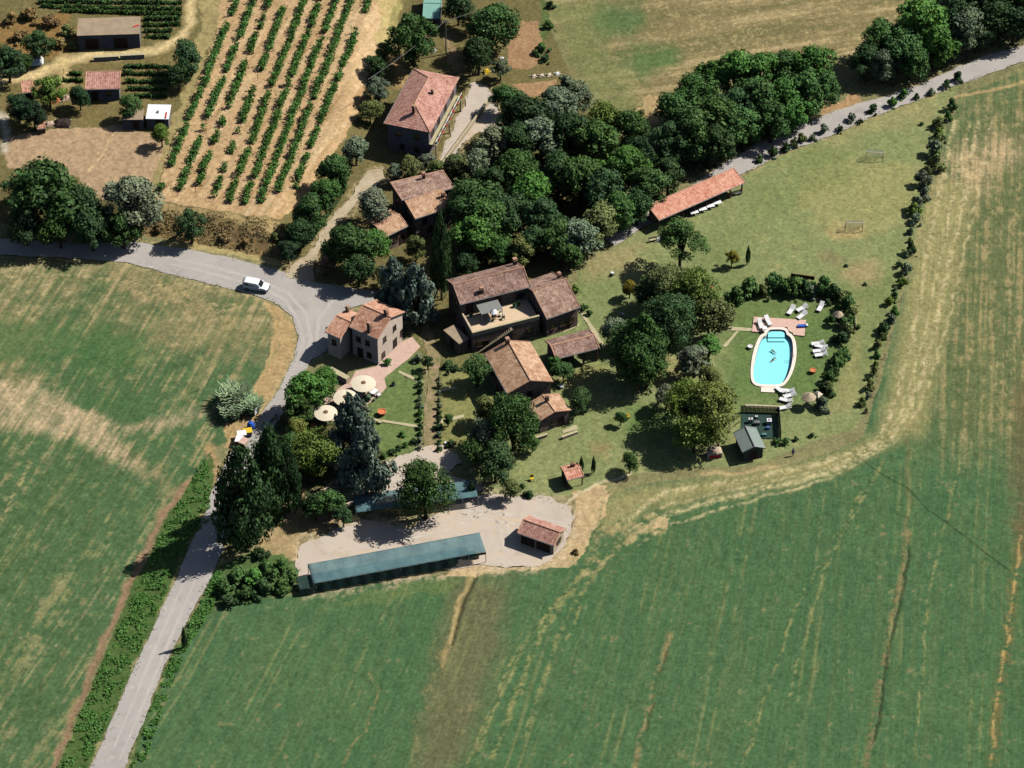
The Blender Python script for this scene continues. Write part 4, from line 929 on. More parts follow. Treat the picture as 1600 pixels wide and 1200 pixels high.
# undergrowth nobody could count
def scatter(name, polys, n, size, color, seed, zc=.25, kindlabel=None):
    r = np.random.RandomState(seed); V = []
    for poly, frac in polys:
        w = [plane(a, b2, 0) for a, b2 in poly]; pw = [(p.x, p.y) for p in w]
        x0, x1 = min(p[0] for p in pw), max(p[0] for p in pw); y0, y1 = min(p[1] for p in pw), max(p[1] for p in pw)
        need = int(n * frac); x = r.uniform(x0, x1, need * 6); y = r.uniform(y0, y1, need * 6)
        k = inside(pw, x, y) & (fbm(x * .8, y * .8, seed, 3) > -.06); x = x[k][:need]; y = y[k][:need]; m_ = len(x)
        tuft = .5 + fbm(x * .7, y * .7, seed + 3, 3) * 2
        z = H(x, y) + np.abs(r.normal(size=m_)) * zc * np.clip(tuft, .2, 1.6) + .04
        P = np.stack([x, y, z], 1); d = r.normal(size=(m_, 3)); d[:, 2] += 1.6; d /= np.linalg.norm(d, axis=1)[:, None]
        u = np.cross(d, r.normal(size=(m_, 3))); u /= np.linalg.norm(u, axis=1)[:, None]; v = np.cross(d, u)
        s = size * r.uniform(.5, 1.3, m_)[:, None]
        V.append(np.stack([P - u * s, P - v * s * .6, P + u * s, P + v * s * .6], 1))
    o = bpy.data.objects.new(name, leafmesh(name, np.concatenate(V))); col.objects.link(o); o.color = leafcol(color, 0)
    tag(o, kindlabel, None, None, 'stuff'); return o
scatter('verge_weeds', [([(322, 715), (330, 760), (328, 815), (300, 845), (285, 872), (264, 917), (216, 1018), (134, 1202), (60, 1330), (45, 1330), (110, 1150), (160, 1040), (222, 905), (248, 845), (272, 800)], .62),
                        ([(340, 890), (350, 890), (330, 960), (300, 1000), (270, 1065), (215, 1220), (197, 1215), (258, 1048), (325, 918)], .38)], 21000, .2, 'bright', 5, .35)
scatter('wood_undergrowth', [([(680, 262), (800, 170), (900, 160), (1040, 210), (1060, 300), (1000, 345), (900, 400), (720, 420), (700, 330)], .5), ([(1030, 240), (1060, 150), (1290, 110), (1300, 165), (1160, 235), (1060, 290)], .3),
                             ([(1340, 130), (1360, 60), (1480, 0), (1640, 0), (1640, 62), (1500, 98), (1400, 140)], .2)], 16000, .26, 'dark', 6, .3)
scatter('ivy_ground_cover', [([(430, 650), (520, 600), (560, 640), (600, 720), (540, 760), (470, 790), (400, 850), (350, 860), (360, 720)], .7), ([(440, 400), (500, 330), (550, 262), (540, 300), (500, 360), (452, 412)], .3)], 7000, .22, 'dark', 8, .2)
scatter('bank_scrub', [([(225, 340), (300, 345), (445, 362), (445, 402), (420, 402), (300, 380), (225, 364)], 1)], 2200, .2, 'brown', 9, .3)
def edge_weeds(name, lines, n, size, color, seed, w=.7):
    r = np.random.RandomState(seed); V = []
    for line in lines:
        P = np.array([tuple(plane(a, b2, 0))[:2] for a, b2 in line]); seg = np.linalg.norm(P[1:] - P[:-1], axis=1); cum = np.concatenate([[0], np.cumsum(seg)])
        m_ = int(n * cum[-1] / 100); t = r.uniform(0, cum[-1], m_); t = t[fbm(t * .35, t * 0 + seed, seed, 3) > -.08]; m_ = len(t)
        x = np.interp(t, cum, P[:, 0]) + r.normal(size=m_) * w; y = np.interp(t, cum, P[:, 1]) + r.normal(size=m_) * w
        z = H(x, y) + .08 + np.abs(r.normal(size=m_)) * .05
        Q = np.stack([x, y, z], 1); d = r.normal(size=(m_, 3)); d[:, 2] += 2.2; d /= np.linalg.norm(d, axis=1)[:, None]
        u = np.cross(d, r.normal(size=(m_, 3))); u /= np.linalg.norm(u, axis=1)[:, None]; v = np.cross(d, u); s = size * r.uniform(.4, 1.3, m_)[:, None]
        V.append(np.stack([Q - u * s, Q - v * s * .6, Q + u * s, Q + v * s * .6], 1))
    o = bpy.data.objects.new(name, leafmesh(name, np.concatenate(V))); col.objects.link(o); o.color = leafcol(color, 0); tag(o, kind='stuff')
edge_weeds('yard_edge_grass', [YARD + YARD[:1], UPYARD + UPYARD[:1], DRIVE + DRIVE[:1], HOUSEYARD + HOUSEYARD[:1], GPATH + GPATH[:1]], 600, .1, 'olive', 31, .45)
edge_weeds('road_edge_grass', [ROAD + ROAD[:1], TOPROAD + TOPROAD[:1]], 700, .11, 'olive', 33, .35)
# vine rows
def vine_row(a, b2, label, group, w=.45, hgt=1.2, n=None, gap=.12, name='vine_row', c='bright', seed=0):
    p, q = G(*a), G(*b2); L = (q - p).length; r = np.random.RandomState(seed)
    n = n or int(L * 105); t = r.uniform(0, 1, n)
    keep = fbm(t * L * .45, t * 0 + seed, seed, 3) > -.5 + gap + .25; t = t[keep]; n = len(t)
    dx, dy = (q.x - p.x) / L, (q.y - p.y) / L
    off = r.normal(size=n) * w * .5; wob = fbm(t * L * .3, t * 0 + 3, seed + 5, 3) * .5
    x = p.x + (q.x - p.x) * t - dy * (off + wob); y = p.y + (q.y - p.y) * t + dx * (off + wob)
    dens = .65 + fbm(t * L * .8, t * 0 + 9, seed + 9, 3)
    z = H(x, y) + .08 + r.uniform(0, 1, n) * hgt * dens
    P = np.stack([x, y, z], 1); d = r.normal(size=(n, 3)); d[:, 2] += .6; d /= np.linalg.norm(d, axis=1)[:, None]
    u = np.cross(d, r.normal(size=(n, 3))); u /= np.linalg.norm(u, axis=1)[:, None]; v = np.cross(d, u)
    s = .17 * r.uniform(.6, 1.3, n)[:, None]
    V = np.stack([P - u * s, P - v * s, P + u * s, P + v * s], 1)
    e = empty(name, p, 0, label, 'vines', group)
    V = V - np.array(p)[None, None]
    o = bpy.data.objects.new('vines', leafmesh('vines', V)); col.objects.link(o); o.parent = e; o.color = leafcol(c, .05)
    mb = MB(); m_ = max(2, min(9, int(L / 5)))
    for i in range(m_ + 1):
        px_, py_ = (q.x - p.x) * i / m_, (q.y - p.y) * i / m_
        zz = hz(p.x + px_, p.y + py_) - p.z
        mb.cyl((px_, py_, zz), (px_, py_, zz + 1.5), .05, n=5)
    mb.build('row_posts', M['wood'], e); return e
bx = [251, 278, 306, 333, 358, 382, 407, 434, 462]; tx = [372, 398, 423, 449, 476, 501, 526, 551, 577]
for i in range(9):
    yb = [300, 306, 300, 314, 318, 320, 318, 302, 296][i]
    vine_row((bx[i], yb), (tx[i] + 6, -14), 'vine row on the tan vineyard, %s from the left' % ORD[i], 'vineyard rows', seed=100 + i, gap=[.08, .16, .18, .2, .1, .06, .02, .06, .14][i], w=.6, hgt=1.9)
tr = [((60, 4), (284, 6)), ((64, 11), (284, 17)), ((96, 18), (284, 24)), ((224, 31), (282, 31)), ((224, 40), (282, 40)), ((226, 49), (270, 50)), ((228, 58), (266, 59)),
      ((194, 106), (266, 106)), ((192, 117), (268, 117)), ((196, 129), (266, 129)), ((200, 140), (262, 141)), ((210, 151), (262, 152)), ((100, 116), (128, 117)), ((98, 127), (130, 129))]
tl = ['longest terrace vine row at the very top', 'second long terrace vine row from the top', 'third long terrace vine row from the top', 'topmost short vine row right of the flat-roofed garage', 'second short vine row right of the flat-roofed garage',
      'third short vine row right of the flat-roofed garage', 'lowest short vine row right of the flat-roofed garage', 'topmost vine row right of the pink roofed house', 'second vine row right of the pink roofed house', 'third vine row right of the pink roofed house',
      'fourth vine row right of the pink roofed house', 'vine row just above the white roofed shed', 'upper short vine row left of the pink roofed house', 'lower short vine row left of the pink roofed house']
for i, (a, b2) in enumerate(tr):
    vine_row(a, b2, tl[i], 'terrace vine rows', seed=200 + i, w=.35, hgt=1.1, gap=-.05, c='mid')
# ------------------------------------------------------------ buildings
def frame_of(FL, FR, BR, BL, he, hb=None):
    hb = he if hb is None else hb
    c0 = G(sum(p[0] for p in (FL, FR, BR, BL)) / 4, sum(p[1] for p in (FL, FR, BR, BL)) / 4, (he + hb) / 2)
    z0 = c0.z
    P = [plane(*FL, z0 + he), plane(*FR, z0 + he), plane(*BR, z0 + hb), plane(*BL, z0 + hb)]
    P = [Vector((p.x, p.y)) for p in P]
    u = ((P[1] - P[0]) + (P[2] - P[3])).normalized(); v = Vector((-u.y, u.x))
    L = ((P[1] - P[0]).dot(u) + (P[2] - P[3]).dot(u)) / 2; W = ((P[3] - P[0]).dot(v) + (P[2] - P[1]).dot(v)) / 2
    c = (P[0] + P[1] + P[2] + P[3]) / 4
    return Vector((c.x, c.y, z0)), math.atan2(u.y, u.x), L, W
def add_window(wall, face, s, z, w, h, l, d, kind='window', sh=True, fm='shutter'):
    """frame, pane and sill standing in the wall face; l, d = half length / depth of the walls"""
    if face in 'FB': n = Vector((0, -1 if face == 'F' else 1, 0)); c = Vector((s * l, n.y * d, z)); t = Vector((1, 0, 0))
    else: n = Vector((-1 if face == 'L' else 1, 0, 0)); c = Vector((n.x * l, s * d, z)); t = Vector((0, 1, 0))
    Mx = Matrix(((t.x, n.x, 0, c.x), (t.y, n.y, 0, c.y), (0, 0, 1, c.z), (0, 0, 0, 1)))
    mb = MB()
    for a in (-1, 1): mb.box(a * (w / 2 + .05) - .06, a * (w / 2 + .05) + .06, -.05, .06, -.02, h + .1, Mx)
    mb.box(-w / 2, w / 2, -.05, .06, h - .02, h + .1, Mx)
    if kind == 'window': mb.box(-w / 2 - .2, w / 2 + .2, -.05, .14, -.14, -.02, Mx)
    o = mb.build(kind, M['slab'] if fm == 'slab' else M['shutter'], wall)
    MB().box(-w / 2 + .01, w / 2 - .01, -.04, .015, 0, h - .02, Mx).build('pane' if kind == 'window' else 'leaf', M['glass'] if kind == 'window' else M['darkwood'], o)
    if sh and kind == 'window':
        for a in (-1, 1):
            MB().box(a * (w / 2 + .13) - (.0 if a > 0 else .42), a * (w / 2 + .13) + (.42 if a > 0 else 0), .02, .07, 0, h, Mx).build('shutter', M['shutter'], o)
    return o
def house(name, FL, FR, BR, BL, he, label=None, roof='gable', rise=1.4, wm='stone2', rm='tile', rgm='ridge', over=.35, wins=(), chims=(), parent=None, cat='house', walls=True, slabt=.16, group=None):
    hb = he + rise if roof == 'mono' else he
    c, rz, L, W = frame_of(FL, FR, BR, BL, he, hb)
    if parent is None:
        e = empty(name, c, rz, label, cat, group); rel = Matrix.Identity(4)
    else:
        e = parent; pm = Matrix.Translation(e.location) @ Matrix.Rotation(e.rotation_euler.z, 4, 'Z')
        rel = pm.inverted() @ (Matrix.Translation(c) @ Matrix.Rotation(rz, 4, 'Z'))
    l, d = L / 2, W / 2; a, b2 = l - over, d - over
    kr = rise / (2 * d) if roof == 'mono' else rise / d
    def top(p): o = p; o.matrix_basis = rel; return o
    z_e = he + kr * over - .02
    mb = MB()
    if roof == 'mono': pr = [(-b2, -.6), (b2, -.6), (b2, he + rise - kr * over - .05), (-b2, z_e - .05)]
    elif roof in ('hip', 'flat'): pr = [(-b2, -.6), (b2, -.6), (b2, (he + .02)), (-b2, (he + .02))]
    else: pr = [(-b2, -.6), (b2, -.6), (b2, z_e - .05), (0, he + rise - .07), (-b2, z_e - .05)]
    n = len(pr); vs = [(-a, y, z) for y, z in pr] + [(a, y, z) for y, z in pr]
    mb.add(vs, [tuple(range(n)), tuple(range(n, 2 * n))] + [(i, (i + 1) % n, n + (i + 1) % n, n + i) for i in range(n)])
    wall = top(mb.build('wall', M[wm], e)) if walls else None
    mb = MB(); T = slabt
    if roof == 'hip':
        k = min(d, l * .95)
        rv = [(-l, -d, he), (l, -d, he), (l, d, he), (-l, d, he), (-l + k, 0, he + rise), (l - k, 0, he + rise)]
        lo = [(x, y, z - T) for x, y, z in rv[:4]]
        mb.add(rv + lo, [(0, 1, 5, 4), (1, 2, 5), (2, 3, 4, 5), (3, 0, 4), (0, 6, 7, 1), (1, 7, 8, 2), (2, 8, 9, 3), (3, 9, 6, 0), (6, 9, 8, 7)])
    elif roof == 'flat': mb.box(-l, l, -d, d, he + .03, he + .03 + T)
    elif roof == 'mono':
        pr = [(-d, he - T), (d, he + rise - T), (d, he + rise), (-d, he)]
        mb.add([(-l, y, z) for y, z in pr] + [(l, y, z) for y, z in pr], [(0, 1, 2, 3), (4, 5, 6, 7)] + [(i, (i + 1) % 4, 4 + (i + 1) % 4, 4 + i) for i in range(4)])
    else:
        pr = [(-d, he - T), (0, he + rise - T), (d, he - T), (d, he), (0, he + rise), (-d, he)]
        mb.add([(-l, y, z) for y, z in pr] + [(l, y, z) for y, z in pr],
               [(0, 1, 4, 5), (1, 2, 3, 4), (6, 7, 10, 11), (7, 8, 9, 10)] + [(i, (i + 1) % 6, 6 + (i + 1) % 6, 6 + i) for i in range(6)])
    rf = top(mb.build('roof', M[rm], e))
    mb = MB(); sg = .16
    # ridge tiles, verge tiles and eaves course, each tile a short overlapping half round
    def tilerow(p, q, r=.14):
        p = Vector(p); q = Vector(q); n = max(2, int((q - p).length / .6))
        for i in range(n):
            A = p.lerp(q, i / n); B = p.lerp(q, (i + 1.12) / n); mb.cyl(A, B, r, r * .82, 6)
    if roof == 'gable':
        tilerow((-l, 0, he + rise + .01), (l, 0, he + rise + .01))
        for x in (-l + .1, l - .1):
            tilerow((x, -d, he + .02), (x, 0, he + rise), .11); tilerow((x, d, he + .02), (x, 0, he + rise), .11)
    elif roof == 'hip':
        tilerow((-l + k, 0, he + rise), (l - k, 0, he + rise))
        for sx in (-1, 1):
            for sy in (-1, 1): tilerow((sx * l, sy * d, he + .02), (sx * (l - k), 0, he + rise), .12)
    elif roof == 'mono':
        for x in (-l + .1, l - .1): tilerow((x, -d, he), (x, d, he + rise), .11)
        tilerow((-l, d, he + rise), (l, d, he + rise), .11)
    if roof != 'flat': mb.build('ridge_tiles', M[rgm], rf)
    if roof in ('gable', 'mono', 'hip'):
        MB().cyl((-l, -d - .06, he - .08), (l, -d - .06, he - .08), .07, n=6).build('gutter', M['metal'], rf)
    for (x, y, h, w) in chims:
        X_, Y_ = x * a, y * b2
        zr = he + rise - abs(y) * b2 * kr if roof != 'mono' else he + rise / 2 + y * b2 * kr
        ch = MB().box(X_ - w / 2, X_ + w / 2, Y_ - w / 2, Y_ + w / 2, zr - .5, zr + h).build('chimney', M['brickwall'], rf)
        mb = MB().box(X_ - w * .65, X_ + w * .65, Y_ - w * .65, Y_ + w * .65, zr + h, zr + h + .1)
        for sx in (-1, 1): mb.box(X_ + sx * w * .4 - .06, X_ + sx * w * .4 + .06, Y_ - w * .4, Y_ + w * .4, zr + h + .1, zr + h + .32)
        mb.box(X_ - w * .6, X_ + w * .6, Y_ - w * .55, Y_ + w * .55, zr + h + .32, zr + h + .4)
        mb.build('chimney_cap', M['ridge'], ch)
    if walls:
        for wd in wins: add_window(wall, wd[0], wd[1], wd[2], wd[3], wd[4], a, b2, *(wd[5:] if len(wd) > 5 else ()))
    return e, c, rz, a, b2
W_ = lambda f, s, z, w=.75, h=1.05: (f, s, z, w, h, 'window', f in 'B')
D_ = lambda f, s, w=1.0, h=2.1: (f, s, 0, w, h, 'door')
# stone house at the junction
st, c, rz, a, b2 = house('stone_house', (542.3, 509), (587.3, 528.5), (636, 488.8), (591, 469.3), 6.5,
      'two storey pale stone house with orange tiled roof at the junction', rise=1.9, wm='stone', rm='tileorange', rgm='ridgeo',
      wins=[W_('R', .35, 4.2), W_('R', -.45, 3.9), W_('R', .9, 1.6, .7), W_('R', -.6, .7, .8), W_('F', .2, 3.6), W_('F', -.5, 3.6), W_('F', .3, .9), D_('F', -.4), D_('R', .35), W_('B', -.4, 3.8), W_('B', .4, 3.8), D_('B', 0), W_('L', .2, 5, .6, .8)],
      chims=[(.72, .02, 1.0, .6), (.3, -.92, 1.7, .6)])
house('w', (511.5, 520), (536, 530.5), (564, 491.5), (539.5, 480.5), 5.4, roof='gable', rise=1.1, wm='stone', rm='tileorange', rgm='ridgeo', parent=st, wins=[W_('F', 0, 2.9, .7, 1.1), D_('L', .2), W_('L', -.4, 3, .7, 1)], chims=[(-.8, .8, 1.0, .5)])
# villa
vi, vc, vrz, va, vb = house('villa', (718.8, 475.6), (830, 447.5), (807, 409.4), (695.8, 437.5), 6.9,
      'long two storey villa with brown tiled roofs round a sunny terrace', rise=1.7, wm='stone2', rm='tiledark', rgm='ridge',
      wins=[W_('L', -.3, 4.5), W_('L', .4, 4.5), W_('L', 0, 1.2), ('F', -.75, 4.05, 1.2, 2.1, 'door'), ('F', .1, 4.05, 1.2, 2.1, 'door'), ('F', .75, 4.6, .9, 1.2), W_('B', -.6, 4.4), W_('B', 0, 4.4), W_('B', .6, 4.4), W_('B', -.3, 1.3), W_('B', .4, 1.3), D_('B', .05)],
      chims=[(-.34, -.78, .9, .6), (.93, .75, 1.1, .6)])
house('w', (847.5, 500.5), (901, 481.5), (868.5, 423), (815, 442), 4.7, roof='gable', rise=2.5, wm='stone2', rm='tile', rgm='ridge', parent=vi,
      wins=[W_('F', -.6, 1.5), W_('F', 0, 1.5), W_('F', .6, 1.5), D_('F', .3), W_('R', -.4, 2.2), W_('R', .4, 2.2), W_('B', 0, 1.5)], chims=[(.9, .3, .9, .5)])
# terrace block
def vrel(c, rz):
    pm = Matrix.Translation(vi.location) @ Matrix.Rotation(vi.rotation_euler.z, 4, 'Z')
    return pm.inverted() @ (Matrix.Translation(c) @ Matrix.Rotation(rz, 4, 'Z'))
c, rz, L, W = frame_of((738.8, 520.6), (843, 494.2), (829, 470), (724.8, 496.4), 4.6)
TD = 3.8; TL, TW = L / 2, W / 2 + 2.0
off = Vector((-math.sin(rz), math.cos(rz), 0)) * 1.6
tm = Matrix.Translation(c + off) @ Matrix.Rotation(rz, 4, 'Z')
rel = vrel(c + off, rz)
o = MB().box(-TL, TL, -TW + .4, TW, -.6, TD).build('terrace_wall', M['stone2'], vi); o.matrix_basis = rel
for s in (-.8, .2, .7): add_window(o, 'F', s, 1.2, .8, 1.1, TL, TW - .4, 'window', False)
add_window(o, 'F', -.62, 0, 1.1, 2.1, TL, TW - .4, 'door'); add_window(o, 'L', 0, 1.2, .8, 1.2, TL, TW - .2)
o = MB().box(-TL + .02, TL - .02, -TW + .42, TW - .1, TD, TD + .04).build('terrace_floor', M['terrace'], vi); o.matrix_basis = rel
mb = MB().box(-TL, TL, -TW + .38, -TW + .68, TD + .045, TD + .85); mb.box(-TL - .002, -TL + .28, -TW + .69, TW, TD + .045, TD + .85)
o = mb.build('parapet', M['plaster'], vi); o.matrix_basis = rel
MB().box(-TL - .04, TL, -TW + .34, -TW + .72, TD + .852, TD + .92).build('coping', M['slab'], o)
def TP(px, py, z=TD): return plane(px, py, c.z + z)
# outside stair down from the terrace
p0 = TP(800, 511, 4.1); p1 = G(748, 548)
mb = MB(); n = 18
d = Vector((p1.x - p0.x, p1.y - p0.y)); Ls = d.length; d.normalize(); nn = Vector((-d.y, d.x))
for i in range(n):
    t0, t1 = Ls * i / n, Ls * (i + 1) / n; z = 3.8 - 3.8 * (i + 1) / n
    q = [Vector((p0.x, p0.y)) + d * t + nn * s for t, s in ((t0, -.55), (t1, -.55), (t1, .55), (t0, .55))]
    mb.prism([(v.x, v.y) for v in q], -.2, z + .08)
stp = mb.build('outside_stair', M['stone2'], vi); stp.matrix_basis = (Matrix.Translation(vi.location) @ Matrix.Rotation(vi.rotation_euler.z, 4, 'Z')).inverted()
mb = MB()
A = Vector((p0.x, p0.y, 3.9)) + Vector((nn.x, nn.y, 0)) * .56; B = Vector((p1.x, p1.y, .1)) + Vector((nn.x, nn.y, 0)) * .56
mb.add([A, B, B + Vector((0, 0, .32)), A + Vector((0, 0, .32)), A + Vector((nn.x, nn.y, 0)) * .2, B + Vector((nn.x, nn.y, 0)) * .2, B + Vector((nn.x * .2, nn.y * .2, .32)), A + Vector((nn.x * .2, nn.y * .2, .32))],
       [(0, 1, 2, 3), (4, 5, 6, 7), (0, 1, 5, 4), (2, 3, 7, 6), (1, 2, 6, 5), (0, 3, 7, 4)])
mb.build('balustrade', M['slab'], stp)
house('annexe', (712.5, 541), (729, 532.5), (714, 506), (697.5, 514.5), 2.6, 'small flat tan roofed outhouse at the shaded end of the villa', roof='flat', wm='stone2', rm='earthroof', over=.15, wins=[D_('L', 0, .9, 2)], cat='outhouse')
# tan roofed house and the little one in front
house('farmhouse', (757, 552), (793, 615.5), (864.5, 597), (829, 533.5), 5.0, 'house with broad tan and brown gable roof in front of the villa', rise=1.7, wm='stone2', rm='tiletan', rgm='ridge',
      wins=[W_('R', 0, 2.9), W_('R', .5, 1.0), W_('F', -.5, 2.8), W_('F', .4, 2.8), D_('F', 0), W_('B', .3, 2.8), W_('B', -.4, 2.8), D_('B', 0)], chims=[(-.92, -.08, 1.0, .6)])
house('cottage', (820, 632), (840, 653.5), (895, 646.5), (875, 614.5), 3.2, 'smallest house of the villa group with pale pinkish roof', rise=1.0, wm='stone2', rm='tiletan', rgm='ridgeo',
      wins=[W_('R', 0, 1.1), D_('R', .5), W_('F', 0, 1.1), W_('B', 0, 1.1)], chims=[(-.3, .0, 1.0, .5)])
# low brown roof on posts
bb, c, rz, a, b2 = house('open_barn', (871, 561), (939, 542), (919, 515.5), (848, 532), 3.4, 'low open building with dark red brown roof beside the villa', rise=.9, wm='stone2', rm='tiledark', rgm='ridgeo', cat='barn', walls=False)
mb = MB(); mb.box(-a, a, b2 - .3, b2, -.5, 3.4); mb.box(-a, -a + .3, -b2, b2 - .3, -.5, 3.5); mb.build('wall', M['stone2'], bb)
for s in (-1, -.35, .35, 1): MB().box(s * a - .15, s * a + .15, -b2, -b2 + .3, -.5, 3.4).build('post', M['brickwall'], bb)
# garage
house('garage', (805, 831.5), (864, 852), (887, 826.5), (829, 806), 2.5, 'small pink roofed garage standing alone on the gravel yard', rise=1.1, wm='plaster', rm='tilepink', rgm='ridgeo', over=.3,
      wins=[D_('F', -.5, 2.3, 2.0), D_('F', .4, 2.3, 2.0), ('R', 0, 1.1, .7, .8)], cat='garage')
# green shed
gs = house('garden_shed', (1147, 677.5), (1161.5, 708), (1196, 700), (1181, 666.5), 2.5, 'dark green shed with grey felt roof below the pool', rise=.9, wm='woodgreen', rm='greyroof', rgm='metal', over=.35, wins=[D_('R', 0, 1.2, 2), ('F', 0, 1.1, .9, .8)], cat='shed')
# orange hut
hut, c, rz, a, b2 = house('garden_hut', (886, 751), (913.5, 743), (901.5, 723.5), (874, 729), 2.3, 'little open hut with orange tiled roof above the gravel yard', rise=.5, wm='wood', rm='tilebright', rgm='ridgeo', over=.25, cat='hut', walls=False)
mb = MB().box(-a, a, b2 - .1, b2, -.3, 2.3); mb.box(-a, -a + .1, -b2, b2 - .1, -.3, 2.35); mb.build('wall', M['darkwood'], hut)
for s in (-1, 1): MB().box(s * a - .08, s * a + .08, -b2, -b2 + .16, -.3, 2.3).build('post', M['wood'], hut)
MB().box(a * .3 - .3, a * .3 + .3, b2 - .9, b2 - .3, 2.2, 3.3).build('chimney', M['brickwall'], hut)
# long orange shelter
ls, c, rz, a, b2 = house('long_shelter', (1031, 343.5), (1166.5, 284), (1145, 263), (1009, 322.5), 2.7, 'long open shelter with bright orange tiled roof by the upper road', roof='mono', rise=.9, wm='plaster', rm='tilebright', rgm='ridgeo', over=.3, cat='shelter', walls=False)
MB().box(-a, a, b2 - .25, b2, -.5, 3.4).build('wall', M['brickwall'], ls)
for i in range(8): MB().box(-a + i * (2 * a - .25) / 7, -a + .25 + i * (2 * a - .25) / 7, -b2, -b2 + .25, -.3, 2.62).build('post', M['brickwall'], ls)
# hipped house
hh, c, rz, a, b2 = house('hipped_house', (644, 109.5), (599.5, 194.5), (672.5, 205.5), (720, 118.5), 6.6, 'big house with pink hipped roof above the farmhouse', roof='hip', rise=2.3, wm='greywall', rm='tilepink', rgm='ridgeo', over=.5,
      wins=[W_('R', -.45, 4.0), W_('R', .4, 4.0), W_('R', .4, 1.0), W_('R', -.3, 1.0), W_('B', -.7, 4), ('B', -.2, 3.4, 1.1, 2.2, 'door'), ('B', .3, 3.4, 1.1, 2.2, 'door'), W_('B', .75, 4), W_('B', -.5, 1), D_('B', .1), W_('B', .6, 1), W_('F', 0, 4), W_('F', .6, 4)], chims=[(.72, .1, .9, .5), (-.1, .45, .7, .4)])
# balcony along its sunny side
mb = MB().box(-a + 1, a, b2, b2 + 1.5, 3.15, 3.35); bal = mb.build('balcony', M['slab'], hh)
mb = MB()
for i in range(40):
    x = -a + 1.05 + i * (2 * a - 1.15) / 39; mb.box(x - .02, x + .02, b2 + 1.4, b2 + 1.45, 3.35, 4.25)
mb.box(-a + 1, a, b2 + 1.38, b2 + 1.47, 4.25, 4.32); mb.build('railing', M['white'], bal)
for i in range(7):
    x = -a + 2 + i * (2 * a - 3) / 6
    bx_ = MB().box(x - .35, x + .35, b2 + 1.48, b2 + 1.75, 3.8, 4.05).build('flower_box', M['orange'], hh)
    V = []
    r = np.random.RandomState(i)
    P = np.stack([x + np.linspace(-.4, .4, 30), b2 + 1.6 + r.uniform(-.2, .25, 30), 4.05 + r.uniform(0, .35, 30)], 1); d = r.normal(size=(30, 3)); d /= np.linalg.norm(d, axis=1)[:, None]
    u = np.cross(d, r.normal(size=(30, 3))); u /= np.linalg.norm(u, axis=1)[:, None]; v = np.cross(d, u)
    fl = bpy.data.objects.new('flowers', leafmesh('flowers', np.stack([P - u * .1, P - v * .1, P + u * .1, P + v * .1], 1))); col.objects.link(fl); fl.parent = bx_
    fl.data.materials.clear(); fl.data.materials.append(M['red'])
for x in (-a + 1.3, 0, a - .3): MB().box(x - .12, x + .12, b2 + 1.2, b2 + 1.42, -.5, 3.15).build('pillar', M['plaster'], hh)
# middle farmhouse
mf, c, rz, a, b2 = house('middle_farmhouse', (644, 344.5), (704, 322), (696, 294.5), (636, 312), 5.4, 'farmhouse of several tan and mauve roofs among the trees', roof='mono', rise=1.1, wm='stone2', rm='tiletan', rgm='ridgeo', chims=[(.85, .2, .8, .45)],
      wins=[W_('F', -.5, 3.2), W_('F', .3, 3.2), W_('F', -.2, 1), D_('F', .5), W_('L', .2, 3.2)])
house('w', (714.5, 291.5), (630, 312.5), (604.5, 287), (688, 267), 5.0, roof='mono', rise=-.0 + .9, wm='stone2', rm='tile', rgm='ridgeo', parent=mf, wins=[W_('F', .3, 3)]) if False else \
house('w', (632, 312), (714.5, 292), (689, 267), (604.5, 286), 6.3, roof='mono', rise=-1.0, wm='stone2', rm='tile', rgm='ridgeo', parent=mf, wins=[W_('L', .0, 3.0)], chims=[(.2, .7, 1.0, .5)])
house('farm_wing', (595, 373.5), (633, 355), (616, 324), (578, 342.5), 4.0, 'low tan roofed wing standing left of the farmhouse', roof='gable', rise=.7, wm='stone2', rm='tiletan', rgm='ridgeo', wins=[W_('F', 0, 1.5), D_('F', .6), W_('R', 0, 1.5)], chims=[(.55, .4, .8, .4)], cat='outbuilding')
# top left farmyard
fg, c, rz, a, b2 = house('flat_garage', (122, 57), (220, 54), (218, 27), (120, 30), 3.2, 'flat topped grey garage with two dark openings by the dirt track', roof='flat', wm='greywall', rm='earthroof', over=.1, wins=[('F', -.55, 0, 2.4, 2.4, 'door', False), ('F', .38, 0, 2.4, 2.4, 'door', False), D_('L', .2)], cat='garage')
MB().cyl((a * .8, -b2 * .2, 3.4), (a * .98, 0, 3.4), .18, n=8).build('roof_drum', M['red'], fg)
house('pink_roofed_house', (132, 139.5), (187, 138.5), (189, 111), (134, 112.5), 3.0, 'small house with single pink roof slope among the terraces', roof='mono', rise=.9, wm='greywall', rm='tilepink', rgm='ridgeo', over=.25,
      wins=[('F', .35, 1.3, .8, .9, 'window', False), D_('F', -.5), ('L', 0, 1.3, .7, .8)])
ws, c, rz, a, b2 = house('white_roofed_shed', (228.5, 186.5), (264, 187), (267.5, 164.5), (230.5, 163.5), 2.3, 'shed with gleaming white sheet roof beside the vineyard', roof='flat', wm='greywall', rm='whiteroof', over=.15, wins=[D_('F', .2, 1.4, 2)], cat='shed', slabt=.1)
MB().box(a * .7, a * .82, -b2, -b2 * .1, 2.45, 2.56).build('roof_plank', M['red'], ws)
MB().box(-.3, .1, -.5, .1, 2.44, 2.62).build('roof_hatch', M['metal'], ws)
house('lean_to', (190, 188.5), (223, 188), (226, 172), (192, 172), 2.2, 'grey flat lean-to left of the white roofed shed', roof='flat', wm='greywall', rm='earthroof', over=.1, wins=[D_('F', .3, 1, 1.9)], cat='shed')
